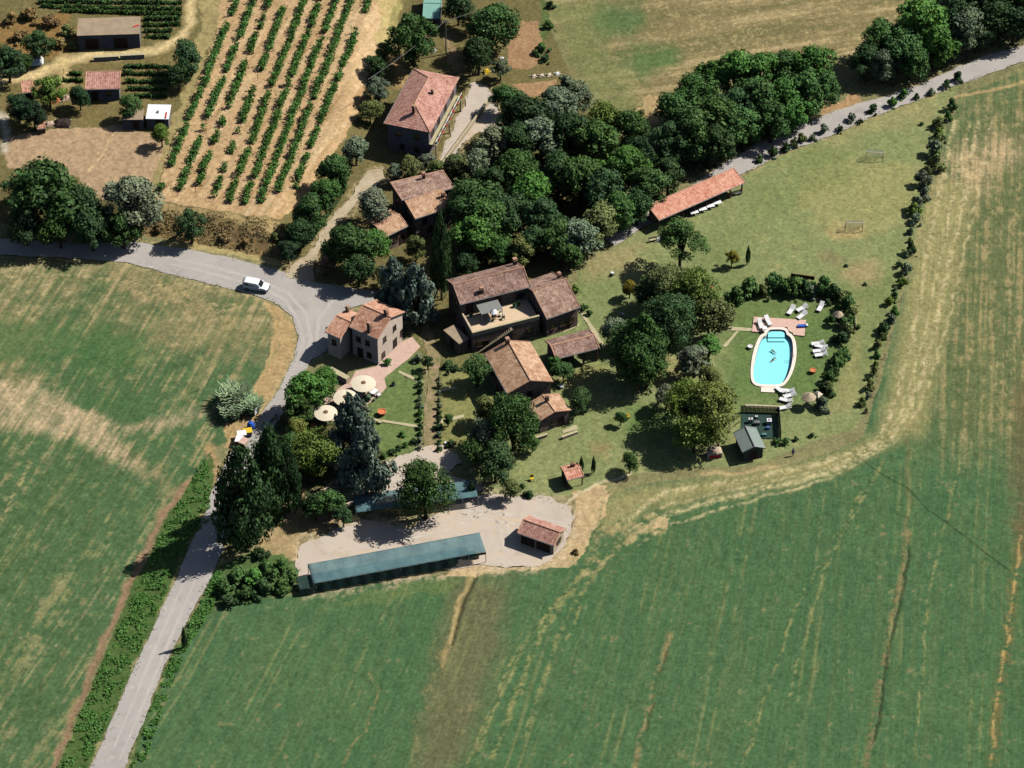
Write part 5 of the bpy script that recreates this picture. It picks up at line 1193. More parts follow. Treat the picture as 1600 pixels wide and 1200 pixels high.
house('little_orange_shed', (28, 146.5), (47, 144), (57, 124), (38, 127), 2.6, 'little shed with orange roof patch at the left edge', roof='mono', rise=.5, wm='greywall', rm='tileorange', rgm='ridgeo', over=.15, wins=[D_('F', 0, 1, 2)], cat='shed')
house('kennel', (56, 202), (70, 200), (71, 189), (58, 190), 1.3, 'knee high hut with orange roof at the edge of the bare plot', roof='mono', rise=.3, wm='wood', rm='tileorange', rgm='ridgeo', over=.08, cat='kennel')
house('mint_shed', (659.5, 28), (690, 29), (690, -14), (663, -14), 2.8, 'shed with mint green sheet roof at the top edge', roof='gable', rise=.35, wm='greywall', rm='tealroof', rgm='tealroof', over=.12, wins=[D_('F', 0, 1.4, 2)], cat='shed')
# open topped low walls in the yard
for (p, q, h, t, nm, lb) in [((516, 583), (544, 598), 1.1, .9, 'low_wall', 'low pink tiled wall beside the nearest cream parasol'), ((147, 95), (186, 93), .9, .5, 'low_wall', 'low pinkish wall above the pink roofed house'), ((188, 92), (226, 90), .9, .6, 'low_wall', 'low tan wall above the terraced vines'),
                             ((1336, 490), (1336, 512), 1.1, .12, 'board_fence', 'pale board fence behind the pool hedge'), ((1236, 432), (1272, 437), .7, .15, 'rail_fence', 'brown rail fence above the pool hedge'),
                             ((878, 686), (902, 677), .5, .4, 'low_wall', 'low stone step wall at the cottage corner'), ((830, 690), (855, 682), .6, .35, 'low_wall', 'short pinkish garden wall before the cottage'),
                             ((690, 262), (765, 160), 1.0, .25, 'yard_wall', 'long pale wall between hipped house and its yard')]:
    A, B = G(*p), G(*q); e = empty(nm, (A + B) / 2, math.atan2(B.y - A.y, B.x - A.x), lb, 'fence' if 'fence' in nm else 'wall')
    L = (B - A).length / 2
    if 'fence' in nm:
        for i in range(4): MB().box(-L + i * 2 * L / 3 - .06, -L + i * 2 * L / 3 + .06, -.06, .06, -.3, h + .1).build('post', M['wood'], e)
        mb = MB()
        for k in range(3): mb.box(-L, L, .065, .065 + t * .5, h * (k + .5) / 3 - .1, h * (k + .5) / 3 + .1)
        mb.build('rails', M['offwhite'] if nm == 'board_fence' else M['wood'], e)
    else:
        MB().box(-L, L, -t / 2, t / 2, -.5, h).build('wall', M['pave'] if 'pink' in lb else M['plaster'], e)
        MB().box(-L - .04, L + .04, -t / 2 - .05, t / 2 + .05, h + .002, h + .08).build('coping', M['slab'], e)
# ------------------------------------------------------------ net canopies
def canopy(FL, FR, BR, BL, hf, hb, label, netm='teal', side=True, nb=9):
    c, rz, L, W = frame_of(FL, FR, BR, BL, hf, hb); l, d = L / 2, W / 2
    e = empty('net_canopy', c, rz, label, 'canopy', None)
    nx, ny = 46, 8; vs = []; fs = []
    r = np.random.RandomState(4)
    for j in range(ny + 1):
        for i in range(nx + 1):
            fx = i / nx; fy = j / ny
            sag = -.035 * abs(math.sin(math.pi * fx * (nb - 1))) - .08 * math.sin(math.pi * fy) + r.uniform(-.03, .03)
            vs.append((-l + 2 * l * fx, -d + 2 * d * fy, hf + (hb - hf) * fy + sag))
    for j in range(ny):
        for i in range(nx):
            k = j * (nx + 1) + i; fs.append((k, k + 1, k + nx + 2, k + nx + 1))
    o = MB().add(vs, fs).build('net', M[netm], e, smooth=True, fix=False)
    md = o.modifiers.new('t', 'SOLIDIFY'); md.thickness = .03
    if side:
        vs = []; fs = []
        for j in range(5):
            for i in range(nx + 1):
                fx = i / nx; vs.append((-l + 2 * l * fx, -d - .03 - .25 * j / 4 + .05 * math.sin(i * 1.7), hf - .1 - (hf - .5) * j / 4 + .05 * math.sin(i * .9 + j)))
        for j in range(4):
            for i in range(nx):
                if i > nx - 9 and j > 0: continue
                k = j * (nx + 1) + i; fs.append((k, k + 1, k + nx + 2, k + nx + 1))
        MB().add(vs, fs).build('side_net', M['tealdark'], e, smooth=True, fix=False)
    for i in range(nb):
        for y, h in ((-d, hf), (d, hb)):
            x = -l + 2 * l * i / (nb - 1); MB().cyl((x, y, -.3), (x, y, h - .06), .06, n=6).build('post', M['metal'], e)
    mb = MB()
    for i in range(nb):
        x = -l + 2 * l * i / (nb - 1); mb.cyl((x, -d, hf - .2), (x, d, hb - .2), .04, n=5)
    mb.cyl((-l, d, hb - .1), (l, d, hb - .1), .05, n=5); mb.build('frame', M['metal'], e)
    return e
canopy((487, 911), (754, 864), (754, 829.5), (484, 882), 2.35, 2.6, 'long green net car canopy along the lower side of the gravel yard', nb=11)
canopy((560, 800), (745, 776), (742, 749), (548, 775), 2.2, 2.5, 'shaded green net canopy behind the round bright tree', side=False)
canopy((467, 921), (492, 917), (490, 897), (465, 902), 1.5, 1.7, 'small dark net pen at the left end of the long canopy', netm='tealdark', nb=3)
# ------------------------------------------------------------ pool
def zprism(name, poly, z0, z1, m, parent=None, hole=None):
    pts = [plane(a, b2, 0) for a, b2 in poly]
    bm = bmesh.new()
    vs = [bm.verts.new((p.x, p.y, z1)) for p in pts]; es = [bm.edges.new((vs[i], vs[(i + 1) % len(vs)])) for i in range(len(vs))]
    if hole:
        hs = [bm.verts.new((*plane(a, b2, 0)[:2], z1)) for a, b2 in hole]; es += [bm.edges.new((hs[i], hs[(i + 1) % len(hs)])) for i in range(len(hs))]
        bmesh.ops.triangle_fill(bm, use_beauty=True, use_dissolve=False, edges=es)
    else: bm.faces.new(vs)
    ret = bmesh.ops.extrude_face_region(bm, geom=bm.faces[:])
    for v in ret['geom']:
        if isinstance(v, bmesh.types.BMVert): v.co.z = z0
    bmesh.ops.recalc_face_normals(bm, faces=bm.faces)
    me = bpy.data.meshes.new(name); bm.to_mesh(me); bm.free(); me.materials.append(m)
    o = bpy.data.objects.new(name, me); col.objects.link(o); o.parent = parent; return o
def smooth(poly, n=2):
    for _ in range(n):
        q = []
        for i in range(len(poly)):
            a = poly[i]; b2 = poly[(i + 1) % len(poly)]
            q += [(a[0] * .75 + b2[0] * .25, a[1] * .75 + b2[1] * .25), (a[0] * .25 + b2[0] * .75, a[1] * .25 + b2[1] * .75)]
        poly = q
    return poly
PW = smooth(POOLW, 2)
cx_ = sum(p[0] for p in PW) / len(PW); cy_ = sum(p[1] for p in PW) / len(PW)
def grow(poly, g, gy=None):
    return [(p[0] + g * (p[0] - cx_) / max(1, math.hypot(p[0] - cx_, p[1] - cy_)), p[1] + (gy or g * .7) * (p[1] - cy_) / max(1, math.hypot(p[0] - cx_, p[1] - cy_))) for p in poly]
pool = empty('swimming_pool', (0, 0, 0), 0, 'bright turquoise oblong swimming pool with pink rim on the lawn', 'pool')
pc = plane(1208, 560, 0); pool.location = pc
def rel0(o, p): o.parent = p; o.matrix_basis = Matrix.Translation(-Vector(p.location)); return o
rel0(zprism('rim', grow(PW, 5.5), -.25, .15, M['coping'], None, hole=PW), pool)
DECK = [(1177.8, 495.8), (1259.5, 501), (1256.8, 525.8), (1240, 524.2), (1238.5, 521), (1232, 518), (1230, 512.2), (1198, 512.2), (1189, 519.8), (1174.8, 519)]
rel0(zprism('paved_deck', DECK, -.25, .17, M['deck']), pool)
rel0(zprism('step_slab', [(1189, 605.5), (1211, 606), (1210, 614), (1189, 613)], -.25, .14, M['coping']), pool)
# basin: floor and side, the steps at the head
w = [plane(a, b2, 0) for a, b2 in PW]
mb = MB().add([(p.x - pc.x, p.y - pc.y, -.55) for p in w], [tuple(range(len(w)))]); bs = mb.build('basin_floor', M['basin'], pool)
n = len(w); gp = [plane(a, b2, 0) for a, b2 in grow(PW, .3)]
MB().add([(p.x - pc.x, p.y - pc.y, -.56) for p in gp] + [(p.x - pc.x, p.y - pc.y, .12) for p in gp], [(i, (i + 1) % n, n + (i + 1) % n, n + i) for i in range(n)]).build('basin_wall', M['basinwall'], pool)
rel0(zprism('steps', [(1200.5, 519), (1205, 516.8), (1221, 516.8), (1226, 519), (1226, 526), (1200, 526)], -.54, -.16, M['basin']), pool)
rel0(zprism('steps', [(1199.5, 526.3), (1226.5, 526.3), (1226, 531), (1200, 531)], -.54, -.36, M['basin']), pool)
MB().add([(p.x - pc.x, p.y - pc.y, -.05) for p in w], [tuple(range(len(w)))]).build('water', M['water'], pool)
lad = MB()
for s in (-.25, .25):
    lad.cyl((s, 0, .9), (s, .5, .9), .03, n=6); lad.cyl((s, .5, .9), (s, .5, .15), .03, n=6); lad.cyl((s, 0, .9), (s, 0, -.5), .03, n=6)
lo = lad.build('ladder', M['metal'], pool); q = plane(1236, 560, 0) - pc; lo.location = (q.x - .1, q.y, 0); lo.rotation_euler = (0, 0, -1.5)
# ------------------------------------------------------------ small furniture
def lounger_proto():
    e = empty('sun_lounger', (0, 0, 0), 0, None, 'sun lounger', 'white sun loungers round the pool')
    mb = MB()
    for y in (-.3, .3): mb.box(-.95, .95, y - .03, y + .03, .28, .34)
    for x in (-.93, .2, .93): mb.box(x - .02, x + .02, -.27, .27, .29, .335)
    mb.build('frame', M['white'], e)
    mb = MB()
    for i in range(9): mb.box(-.93 + i * .125, -.93 + i * .125 + .11, -.31, .31, .345, .38)
    mb.build('seat', M['white'], e)
    Mx = Matrix.Translation((.2, 0, .36)) @ Matrix.Rotation(R(-28), 4, 'Y')
    mb = MB()
    for i in range(6): mb.box(.01 + i * .125, .01 + i * .125 + .112, -.31, .31, 0, .035, Mx)
    mb.build('backrest', M['white'], e)
    for x in (-.75, .75):
        for y in (-.27, .27): MB().box(x - .03, x + .03, y - .025, y + .025, 0, .28).build('leg', M['white'], e)
    return e
L0 = lounger_proto()
used = []
def put(proto, px, py, ang, label, sc=1.15, z=0.0):
    o = proto if proto not in used else copy_tree(proto)
    used.append(proto)
    g = G(px, py, .3); o.location = (g.x, g.y, g.z + z); o.rotation_euler = (0, 0, R(ang)); o['label'] = label; o.scale = (sc, sc, sc); return o
for x, y, a_, l_ in [(1236, 485, 62, 'leftmost of the three white loungers above the paved deck'), (1253, 482, 36, 'upper right of the three white loungers above the paved deck'), (1253, 493, 48, 'lounger nearest the deck of the three above it'),
                     (1282, 480, 66, 'single white lounger close under the hedge bend'), (1188, 508, 100, 'white lounger on the paved deck, left one', ), (1200, 503, 110, 'white lounger on the paved deck, right one'),
                     (1278, 537, 8, 'topmost lounger of the stack right of the pool'), (1283, 542, -20, 'slanted lounger of the stack right of the pool'), (1280, 548.5, 8, 'third lounger down in the stack right of the pool'), (1283, 554.5, 12, 'lowest lounger of the stack right of the pool'),
                     (1220, 611, -50, 'upright slanted lounger at the pool\'s lower right corner'), (1231, 611, -8, 'topmost lounger of the lower right cluster'), (1234, 618, 25, 'second lounger of the lower right cluster'),
                     (1228, 626, -22, 'third lounger of the lower right cluster'), (1226, 637, 16, 'lowest lounger of the lower right cluster')]:
    put(L0, x, y, a_, l_, z=.17 if 'deck,' in l_ else 0, sc=1.25)
def parasol(px, py, r, h, m, label, thatch=False, closed=False, n=16, flat=False):
    g = G(px, py, h + (.35 if not thatch else .5)); e = empty('parasol', g, 0, label, 'parasol')
    MB().cyl((0, 0, 0), (0, 0, h + .5), .05, n=8).build('pole', M['wood'] if thatch else M['metal'], e)
    MB().lathe([(.35, 0), (.35, .08), (.1, .14)], 12).build('base', M['slab'], e)
    if closed: MB().lathe([(.05, .7), (.18, 1.0), (.16, 1.9), (.03, 2.5)], 8).build('canopy', m, e); return e
    ris = .75 if thatch else (.28 if flat else .6)
    pr = [(r, h), (r * .99, h + .04), (r * .6, h + ris * .5), (r * .18, h + ris), (r * .17, h + ris + .02), (r * .17, h + ris - .08), (r * .6, h + ris * .42)]
    cn = MB().lathe([(r, h - (.15 if thatch else .12)), (r, h), (r * .55, h + ris * .55), (.12, h + ris), (.1, h + ris - .04), (r * .55, h + ris * .48), (r - .04, h - .04)], n).build('canopy', m, e)
    if flat: MB().lathe([(.42, h + ris * .87), (.4, h + ris + .06), (.05, h + ris + .12)], 12).build('vent_cap', M['wood'], cn)
    mb = MB()
    for i in range(8):
        t = i * math.pi / 4; mb.cyl((0, 0, h + ris * .8), (math.cos(t) * r * .96, math.sin(t) * r * .96, h - .05), .02, n=4)
    mb.build('ribs', M['wood'], e); return e
parasol(568, 597, 2.15, 2.3, M['offwhite'], 'large cream round parasol nearest the stone house', flat=True, n=28)
parasol(539.5, 619, 2.1, 2.3, M['offwhite'], 'large cream round parasol pierced by the cedar tip', flat=True, n=28)
parasol(509, 643, 2.0, 2.3, M['offwhite'], 'large cream round parasol with shadows beside the lane', flat=True, n=28)
parasol(1310, 488, .95, 2.3, M['thatch'], 'pointed beige parasol among the hedge at the pool', thatch=True, n=8)
parasol(1264, 617, 1.25, 2.3, M['thatch'], 'round thatched parasol below the pool', thatch=True, n=16)
parasol(1278, 613.5, .9, 2.2, M['offwhite'], 'square pale parasol right of the thatched one', n=4)
parasol(770, 487.5, .75, 2.1 , M['white'], 'small white parasol on the villa terrace', n=8).location.z += 0
def seat_chair(px, py, ang, m, label, dz=0, cat='chair', name='garden_chair', sc=1.2):
    g = G(px, py, dz + .4); e = empty(name, (g.x, g.y, g.z + dz), R(ang), label, cat)
    MB().box(-.25, .25, -.25, .25, .42, .47).build('seat', m, e)
    MB().box(-.25, .25, .22, .27, .47, .95).build('backrest', m, e)
    for x in (-.22, .22):
        for y in (-.22, .22): MB().box(x - .03, x + .03, y - .03, y + .03, 0, .42).build('leg', m, e)
    e.scale = (sc,) * 3; return e
def table(px, py, r, m, label, dz=0, square=False, h=.74):
    g = G(px, py, dz + h); e = empty('table', (g.x, g.y, g.z + dz), .3, label, 'table')
    (MB().box(-r, r, -r * .6, r * .6, h - .04, h) if square else MB().lathe([(r, h - .04), (r, h)], 16)).build('tabletop', m, e)
    if square:
        for x in (-1, 1):
            for y in (-1, 1): MB().box(x * r * .85 - .03, x * r * .85 + .03, y * r * .5 - .03, y * r * .5 + .03, 0, h - .045).build('leg', m, e)
    else: MB().lathe([(.3, 0), (.06, .06), (.05, h - .045)], 10).build('pedestal', m, e)
    return e
table(584, 611, .75, M['white'], 'white table between cream parasols and garden lawn'); seat_chair(592, 617, 40, M['white'], 'white chair beside the white garden table')
table(1195, 512, .45, M['white'], 'small white table on the pool deck', dz=.17)
seat_chair(1258, 482, 0, M['white'], 'small white chair by the upper loungers', sc=.8) if False else None
seat_chair(646, 500, 60, M['white'], 'white garden chair under the blue cedars behind the stone house'); seat_chair(972, 491, 150, M['white'], 'white garden chair on the lawn left of the grove'); seat_chair(1102, 652, 0, M['wood'], 'x') if False else None
seat_chair(831, 748, 0, M['yellow'], 'yellow toy chair on the lawn left of the orange hut', name='toy_chair')
seat_chair(996, 603, 20, M['orange'], 'orange bench seat on the bare lawn below the pointed conifer', name='garden_bench', cat='bench')
for i, (x, y) in enumerate([(1085, 331), (1098, 326), (1110, 321), (1121, 316)]):
    table(x, y, .75, M['white'], ['leftmost', 'second', 'third', 'rightmost'][i] + ' white table in front of the orange shelter', square=True)
def bench(px, py, ang, L, m, label):
    g = G(px, py); e = empty('bench', g, R(ang), label, 'bench')
    MB().box(-L / 2, L / 2, -.22, .22, .42, .47).build('seat', m, e)
    MB().box(-L / 2, L / 2, .2, .25, .55, .9).build('backrest', m, e)
    for x in (-L / 2 + .15, L / 2 - .15): MB().box(x - .04, x + .04, -.2, .25, 0, .55).build('leg', m, e)
    return e
bench(1150, 305, 22, 2.2, M['metal'], 'grey bench beside the right end of the orange shelter')
bench(1020, 377, 20, 1.6, M['slab'], 'pale bench left of the umbrella pine'); bench(1136, 514, 4, 1.8, M['slab'], 'pale bench at the left end of the pool path')
bench(1058, 526, 6, 2.6, M['yellow'], 'yellowish bench in the shade of the grove'); bench(979, 655, 40, 1.4, M['yellow'], 'small yellowish bench on the lawn by the tiny tree')
# barbecue pit, boulders and pots
def pot(px, py, r, m, label, name='plant_pot', cat='pot', plant=None, dz=0):
    g = G(px, py); e = empty(name, (g.x, g.y, g.z + dz), 0, label, cat)
    MB().lathe([(r * .7, 0), (r, r * 1.1), (r * 1.05, r * 1.15), (r * .85, r * 1.15), (r * .8, r)], 12).build('pot', m, e)
    if plant:
        o = bpy.data.objects.new('plant', CR['shrub'][0]); col.objects.link(o); o.parent = e; o.location = (0, 0, r * 1.6); o.scale = (r * 1.1, r * 1.1, r * .9); o.color = leafcol(plant)
    return e
pot(597, 648, .75, M['orange'], 'big terracotta jar on the garden lawn'); pot(1172, 544, .45, M['white'], 'white jar beside the left pool rim'); pot(1042, 652, .4, M['white'], 'white jar on the green lawn below the grove', plant='mid')
pot(1270, 582, .55, M['orange'], 'pinkish planter on the lawn right of the pool'); pot(957, 428, .3, M['white'], 'small white pot on the worn lawn'); pot(1148, 490, .4, M['slab'], 'pale planter below the pool hedge', plant='mid') if False else None
pot(615, 602, .35, M['navy'], 'bluish pot at the top of the garden lawn', plant='mid'); pot(700, 585, .4, M['slab'], 'pale pot beside the garden path', plant='dark'); pot(803, 548, .4, M['white'], 'white pot between villa wall and tan roof', plant=None)
pot(490, 668, .5, M['orange'], 'orange terracotta pot below the parasols'); pot(698, 694, .35, M['white'], 'white pot at the foot of the rose garden'); pot(877, 606, .45, M['white'], 'white pot beside the cottage roof', plant=None)
pot(678, 670, .3, M['slab'], 'stone pot on the garden path', plant='dark'); pot(594, 661, .4, M['slab'], 'pale slab pot at the end of the lawn path')
# soccer goals
def goal(px, py, w, ang, label):
    g = G(px, py); e = empty('football_goal', g, R(ang), label, 'goal', 'football goals on the sports lawn')
    mb = MB(); h = 2.0
    for s in (-1, 1): mb.cyl((s * w / 2, 0, 0), (s * w / 2, 0, h), .06, n=6)
    mb.cyl((-w / 2, 0, h), (w / 2, 0, h), .06, n=6); mb.build('posts', M['offwhite'], e)
    mb = MB(); nx = 16
    for s in (-1, 1):
        mb.cyl((s * w / 2, 0, h), (s * w / 2, .7, h), .03, n=5); mb.cyl((s * w / 2, .7, h), (s * w / 2, 1.4, 0), .03, n=5); mb.cyl((s * w / 2, 0, .04), (s * w / 2, 1.4, .04), .03, n=5)
    mb.build('stay', M['metal'], e)
    mb = MB()
    for i in range(nx + 1):
        x = -w / 2 + w * i / nx; mb.cyl((x, .7, h), (x, 1.4, 0), .014, n=3); mb.cyl((x, 0, h), (x, .7, h), .014, n=3)
    for k in range(9):
        t = k / 8; mb.cyl((-w / 2, .7 + .7 * t, h * (1 - t)), (w / 2, .7 + .7 * t, h * (1 - t)), .014, n=3)
    for k in range(4): mb.cyl((-w / 2, .7 * k / 4, h), (w / 2, .7 * k / 4, h), .014, n=3)
    mb.build('net', M['metal'], e)
goal(1366, 251, 3.2, -6, 'football goal with white posts at the far end of the lawn'); goal(1334, 361, 3.1, -4, 'football goal on the worn patch nearer the pool')
# pump enclosure by the shed
en = empty('pump_enclosure', G(1187, 665), R(-3), 'dark fenced enclosure beside the green shed', 'enclosure')
mb = MB(); ex, ey = 3.3, 3.2
def slatfence(p, q, h):
    p = Vector(p); q = Vector(q); L = (q - p).length; t = (q - p) / L; nrm = Vector((-t.y, t.x)) * .04; n = int(L / .22)
    for i in range(n):
        A = p + t * (i * L / n); B = p + t * ((i + .82) * L / n)
        mb.add([(*(A - nrm), 0), (*(B - nrm), 0), (*(B + nrm), 0), (*(A + nrm), 0), (*(A - nrm), h), (*(B - nrm), h), (*(B + nrm), h), (*(A + nrm), h)], [(3, 2, 1, 0), (4, 5, 6, 7), (0, 1, 5, 4), (1, 2, 6, 5), (2, 3, 7, 6), (3, 0, 4, 7)])
slatfence((-ex, ey), (ex, ey), 1.6); slatfence((ex, ey), (ex + .3, -ey), 1.6)
mb.build('slat_fence', M['woodgreen'], en); MB().box(-ex + .1, ex - .1, -ey, ey - .1, .07, .1).build('floor', M['tealdark'], en)
def unit(px, py, w, d, h, m, label, name='pump_unit', cat='pump'):
    g = G(px, py, h); e = empty(name, g, .05, label, cat); MB().box(-w / 2, w / 2, -d / 2, d / 2, .12, h).build('casing', m, e)
    mb = MB()
    for k in range(5): mb.box(-w / 2 + .05, w / 2 - .05, -d / 2 - .02, -d / 2 - .003, .2 + k * (h - .3) / 5, .2 + (k + .6) * (h - .3) / 5)
    mb.build('grille', M['metal'], e)
    for s in (-1, 1): MB().box(s * w * .4 - .04, s * w * .4 + .04, -d / 2 + .02, d / 2 - .02, .1, .118).build('foot', M['darkwood'], e)
    MB().lathe([(w * .3, h + .002), (w * .28, h + .05), (w * .05, h + .06)], 12).build('fan_cover', M['metal'], e)
for x, y, w, d, h, m_, l_ in [(1173, 654, .7, .5, 1.0, 'white', 'tall white pump box, leftmost in the enclosure'), (1182, 650, .4, .4, .6, 'white', 'smallest white box at the back of the enclosure'), (1183, 659, .9, .6, .7, 'metal', 'grey pump box in the middle of the enclosure'),
                              (1202, 656, .8, .8, 1.0, 'white', 'white pump box at the right of the enclosure'), (1200, 667, .5, .5, .6, 'blue', 'blue box below the right white pump box'), (1194, 678, .8, .5, .5, 'tealp', 'teal box at the lower end of the enclosure')]:
    unit(x, y, w, d, h, M[m_], l_)
# playhouse beside the big tree
ph = empty('oven_hut', G(1116, 712), .1, 'small stone oven with red brick front under the yellowish tree', 'oven')
MB().box(-1.2, 1.2, -.7, .7, 0, 1.2).build('base', M['stone'], ph); MB().box(-1.0, 1.0, -.73, -.705, .1, .8).build('brick_front', M['red'], ph)
MB().lathe([(1.1, 1.202), (1.05, 1.5), (.75, 1.9), (.2, 2.1)], 14).build('dome', M['plaster'], ph); MB().box(.5, .8, .2, .5, 1.5, 2.6).build('flue', M['brickwall'], ph)
# terrace furniture
def on_terrace(px, py, z=.4): p = plane(px, py, vi.location.z + TD + z); return Vector((p.x, p.y, vi.location.z + TD + .045))
e = empty('sun_awning', on_terrace(765, 480, 2.2), vrz, 'grey cloth awning over the villa terrace', 'awning')
MB().box(-2.0, 2.0, -1.35, 1.35, 2.15, 2.2).build('cloth', mat('grey_cloth', (132, 134, 130), .9, .06, 1.0), e)
for x in (-1.9, 1.9):
    for y in (-1.25, 1.25): MB().cyl((x, y, 0), (x, y, 2.145), .05, n=6).build('post', M['metal'], e)
e = [o for o in bpy.data.objects if o.get('label') == 'small white parasol on the villa terrace'][0]; e.location = on_terrace(771, 487, 2.2)
def terr(o, px, py, z): p = on_terrace(px, py, z); o.location = p
terr(table(780, 495, .55, M['wood'], 'round wooden table on the villa terrace'), 772, 495, .7)
for i, (x, y, a_) in enumerate([(783, 491, 30), (765, 500, 160), (786, 496, 280)]):
    terr(seat_chair(x, y, a_, M['offwhite'], ['pale chair by the parapet side of the terrace table', 'pale chair left of the terrace table', 'pale chair right of the terrace table'][i], sc=1.1), x, y, .45)
for i, (x, y) in enumerate([(804, 478), (736, 493), (810, 475)]):
    terr(pot(x, y, .35, M['tealp'] if i < 2 else M['orange'], ['teal pot in the sun of the villa terrace', 'teal pot in the left corner of the villa terrace', 'terracotta pot at the back of the villa terrace'][i], plant='mid'), x, y, .3)
# ------------------------------------------------------------ lane-side things, vehicle, cables
def recycling(px, py, m, label, r=.7):
    g = G(px, py, .8); e = empty('recycling_bell', g, 0, label, 'recycling bin')
    MB().lathe([(r * .95, .1), (r, .5), (r * .95, 1.0), (r * .6, 1.45), (r * .2, 1.55)], 14).build('body', m, e)
    MB().box(-.2, .2, -r - .02, -r * .8, .85, 1.05).build('slot', M['tyre'], e); MB().cyl((0, 0, 1.5), (0, 0, 1.8), .06, n=6).build('hook', M['metal'], e)
    MB().lathe([(r * .9, 0), (r * .9, .1)], 14).build('base', M['metal'], e)
def wheelie(px, py, m, lid, label, ang=0):
    g = G(px, py, .6); e = empty('waste_container', g, R(ang), label, 'waste container')
    mb = MB(); mb.add([(-.6, -.45, .2), (.6, -.45, .2), (.6, .45, .2), (-.6, .45, .2), (-.75, -.6, 1.2), (.75, -.6, 1.2), (.75, .6, 1.2), (-.75, .6, 1.2)], [(3, 2, 1, 0), (4, 5, 6, 7), (0, 1, 5, 4), (1, 2, 6, 5), (2, 3, 7, 6), (3, 0, 4, 7)])
    mb.build('body', m, e); MB().box(-.8, .8, -.64, .64, 1.205, 1.32).build('lid', lid, e)
    for x in (-.5, .5):
        for y in (-.38, .38): MB().cyl((x, y - .04, .1), (x, y + .04, .1), .1, n=8).build('wheel', M['tyre'], e)
recycling(392, 664, M['blue'], 'blue domed recycling bin beside the lane')
wheelie(378, 681, M['white'], M['white'], 'white waste container with white lid left of the yellow one', 10); wheelie(387, 677, M['white'], M['yellow'], 'white waste container with yellow lid', 10)
wheelie(381, 693, M['offwhite'], M['pave'], 'pale container with pinkish lid, lowest beside the lane', 60)
wheelie(374, 690, M['red'], M['white'], 'small container with red side at the lane', 80)
g = G(402, 650); e = empty('signboard', g, R(70), 'white signboard on posts at the lane\'s edge', 'sign')
MB().box(-.9, .9, -.04, .04, .9, 2.1).build('board', M['white'], e); MB().box(.55, .85, -.055, -.042, 1.7, 2.0).build('mark', M['red'], e)
for x in (-.7, .7): MB().cyl((x, .08, 0), (x, .08, 2.1), .04, n=6).build('post', M['metal'], e)
# white van
def van(px, py, ang):
    g = G(px, py, .3); e = empty('white_van', (g.x, g.y, g.z + .07), R(ang), 'white van driving on the road towards the junction', 'van')
    prof = [(-2.15, .35), (2.1, .35), (2.2, .55), (2.18, .85), (1.95, 1.0), (1.15, 1.12), (.55, 1.72), (.3, 1.82), (-1.7, 1.85), (-2.05, 1.75), (-2.18, 1.1)]
    bm = bmesh.new(); vs0 = [bm.verts.new((x, -.86 + (.13 if z > 1.2 else 0), z)) for x, z in prof]; vs1 = [bm.verts.new((x, .86 - (.13 if z > 1.2 else 0), z)) for x, z in prof]
    n = len(prof); bm.faces.new(vs0); bm.faces.new(vs1[::-1])
    for i in range(n): bm.faces.new((vs0[i], vs0[(i + 1) % n], vs1[(i + 1) % n], vs1[i]))
    bmesh.ops.recalc_face_normals(bm, faces=bm.faces); bmesh.ops.bevel(bm, geom=bm.edges[:], offset=.06, segments=2, affect='EDGES', profile=.5)
    me = bpy.data.meshes.new('body'); bm.to_mesh(me); bm.free(); me.materials.append(M['carpaint'])
    for p in me.polygons: p.use_smooth = True
    o = bpy.data.objects.new('body', me); col.objects.link(o); o.parent = e
    MB().add([(1.13, -.68, 1.15), (1.13, .68, 1.15), (.58, .64, 1.70), (.58, -.64, 1.70), (1.19, -.68, 1.17), (1.19, .68, 1.17), (.64, .64, 1.73), (.64, -.64, 1.73)], [(0, 1, 2, 3), (4, 5, 6, 7), (0, 1, 5, 4), (1, 2, 6, 5), (2, 3, 7, 6), (3, 0, 4, 7)]).build('windscreen', M['glass'], e)
    for s in (-1, 1):
        for x0, x1 in ((-.1, .75), (-1.0, -.2), (-1.85, -1.1)):
            MB().add([(x0, s * .83, 1.2), (x1 + .15 * (x0 > -.15), s * .83, 1.2), (x1 - .25 * (x0 > -.15), s * .76, 1.62), (x0, s * .76, 1.62), (x0, s * .80, 1.2), (x1, s * .80, 1.2), (x1 - .25 * (x0 > -.15), s * .7, 1.62), (x0, s * .7, 1.62)],
                     [(0, 1, 2, 3), (4, 5, 6, 7), (0, 1, 5, 4), (1, 2, 6, 5), (2, 3, 7, 6), (3, 0, 4, 7)]).build('side_window', M['glass'], e)
        MB().box(2.12, 2.235, s * .68 - .16, s * .68 + .16, .68, .84).build('headlight', M['metal'], e)
        MB().box(-2.235, -2.15, s * .72 - .08, s * .72 + .08, .8, 1.2).build('tail_light', M['red'], e)
        MB().box(.85, 1.0, s * .98 - .12, s * .98 + .12, 1.1, 1.25).build('mirror', M['carpaint'], e)
        for x in (-1.4, 1.4):
            w_ = MB().cyl((x, s * .72, .33), (x, s * .92, .33), .33, n=16).build('wheel', M['tyre'], e)
            MB().cyl((x, s * .921, .33), (x, s * .935, .33), .19, n=12).build('rim', M['metal'], w_)
    MB().box(-2.26, -2.17, -.55, .55, 1.25, 1.62).build('rear_window', M['glass'], e)
    MB().box(2.17, 2.25, -.8, .8, .38, .56).build('bumper', M['tyre'], e)
    e.scale = (1.05, 1.08, 1.0)
van(400.5, 449.5, -14.5)
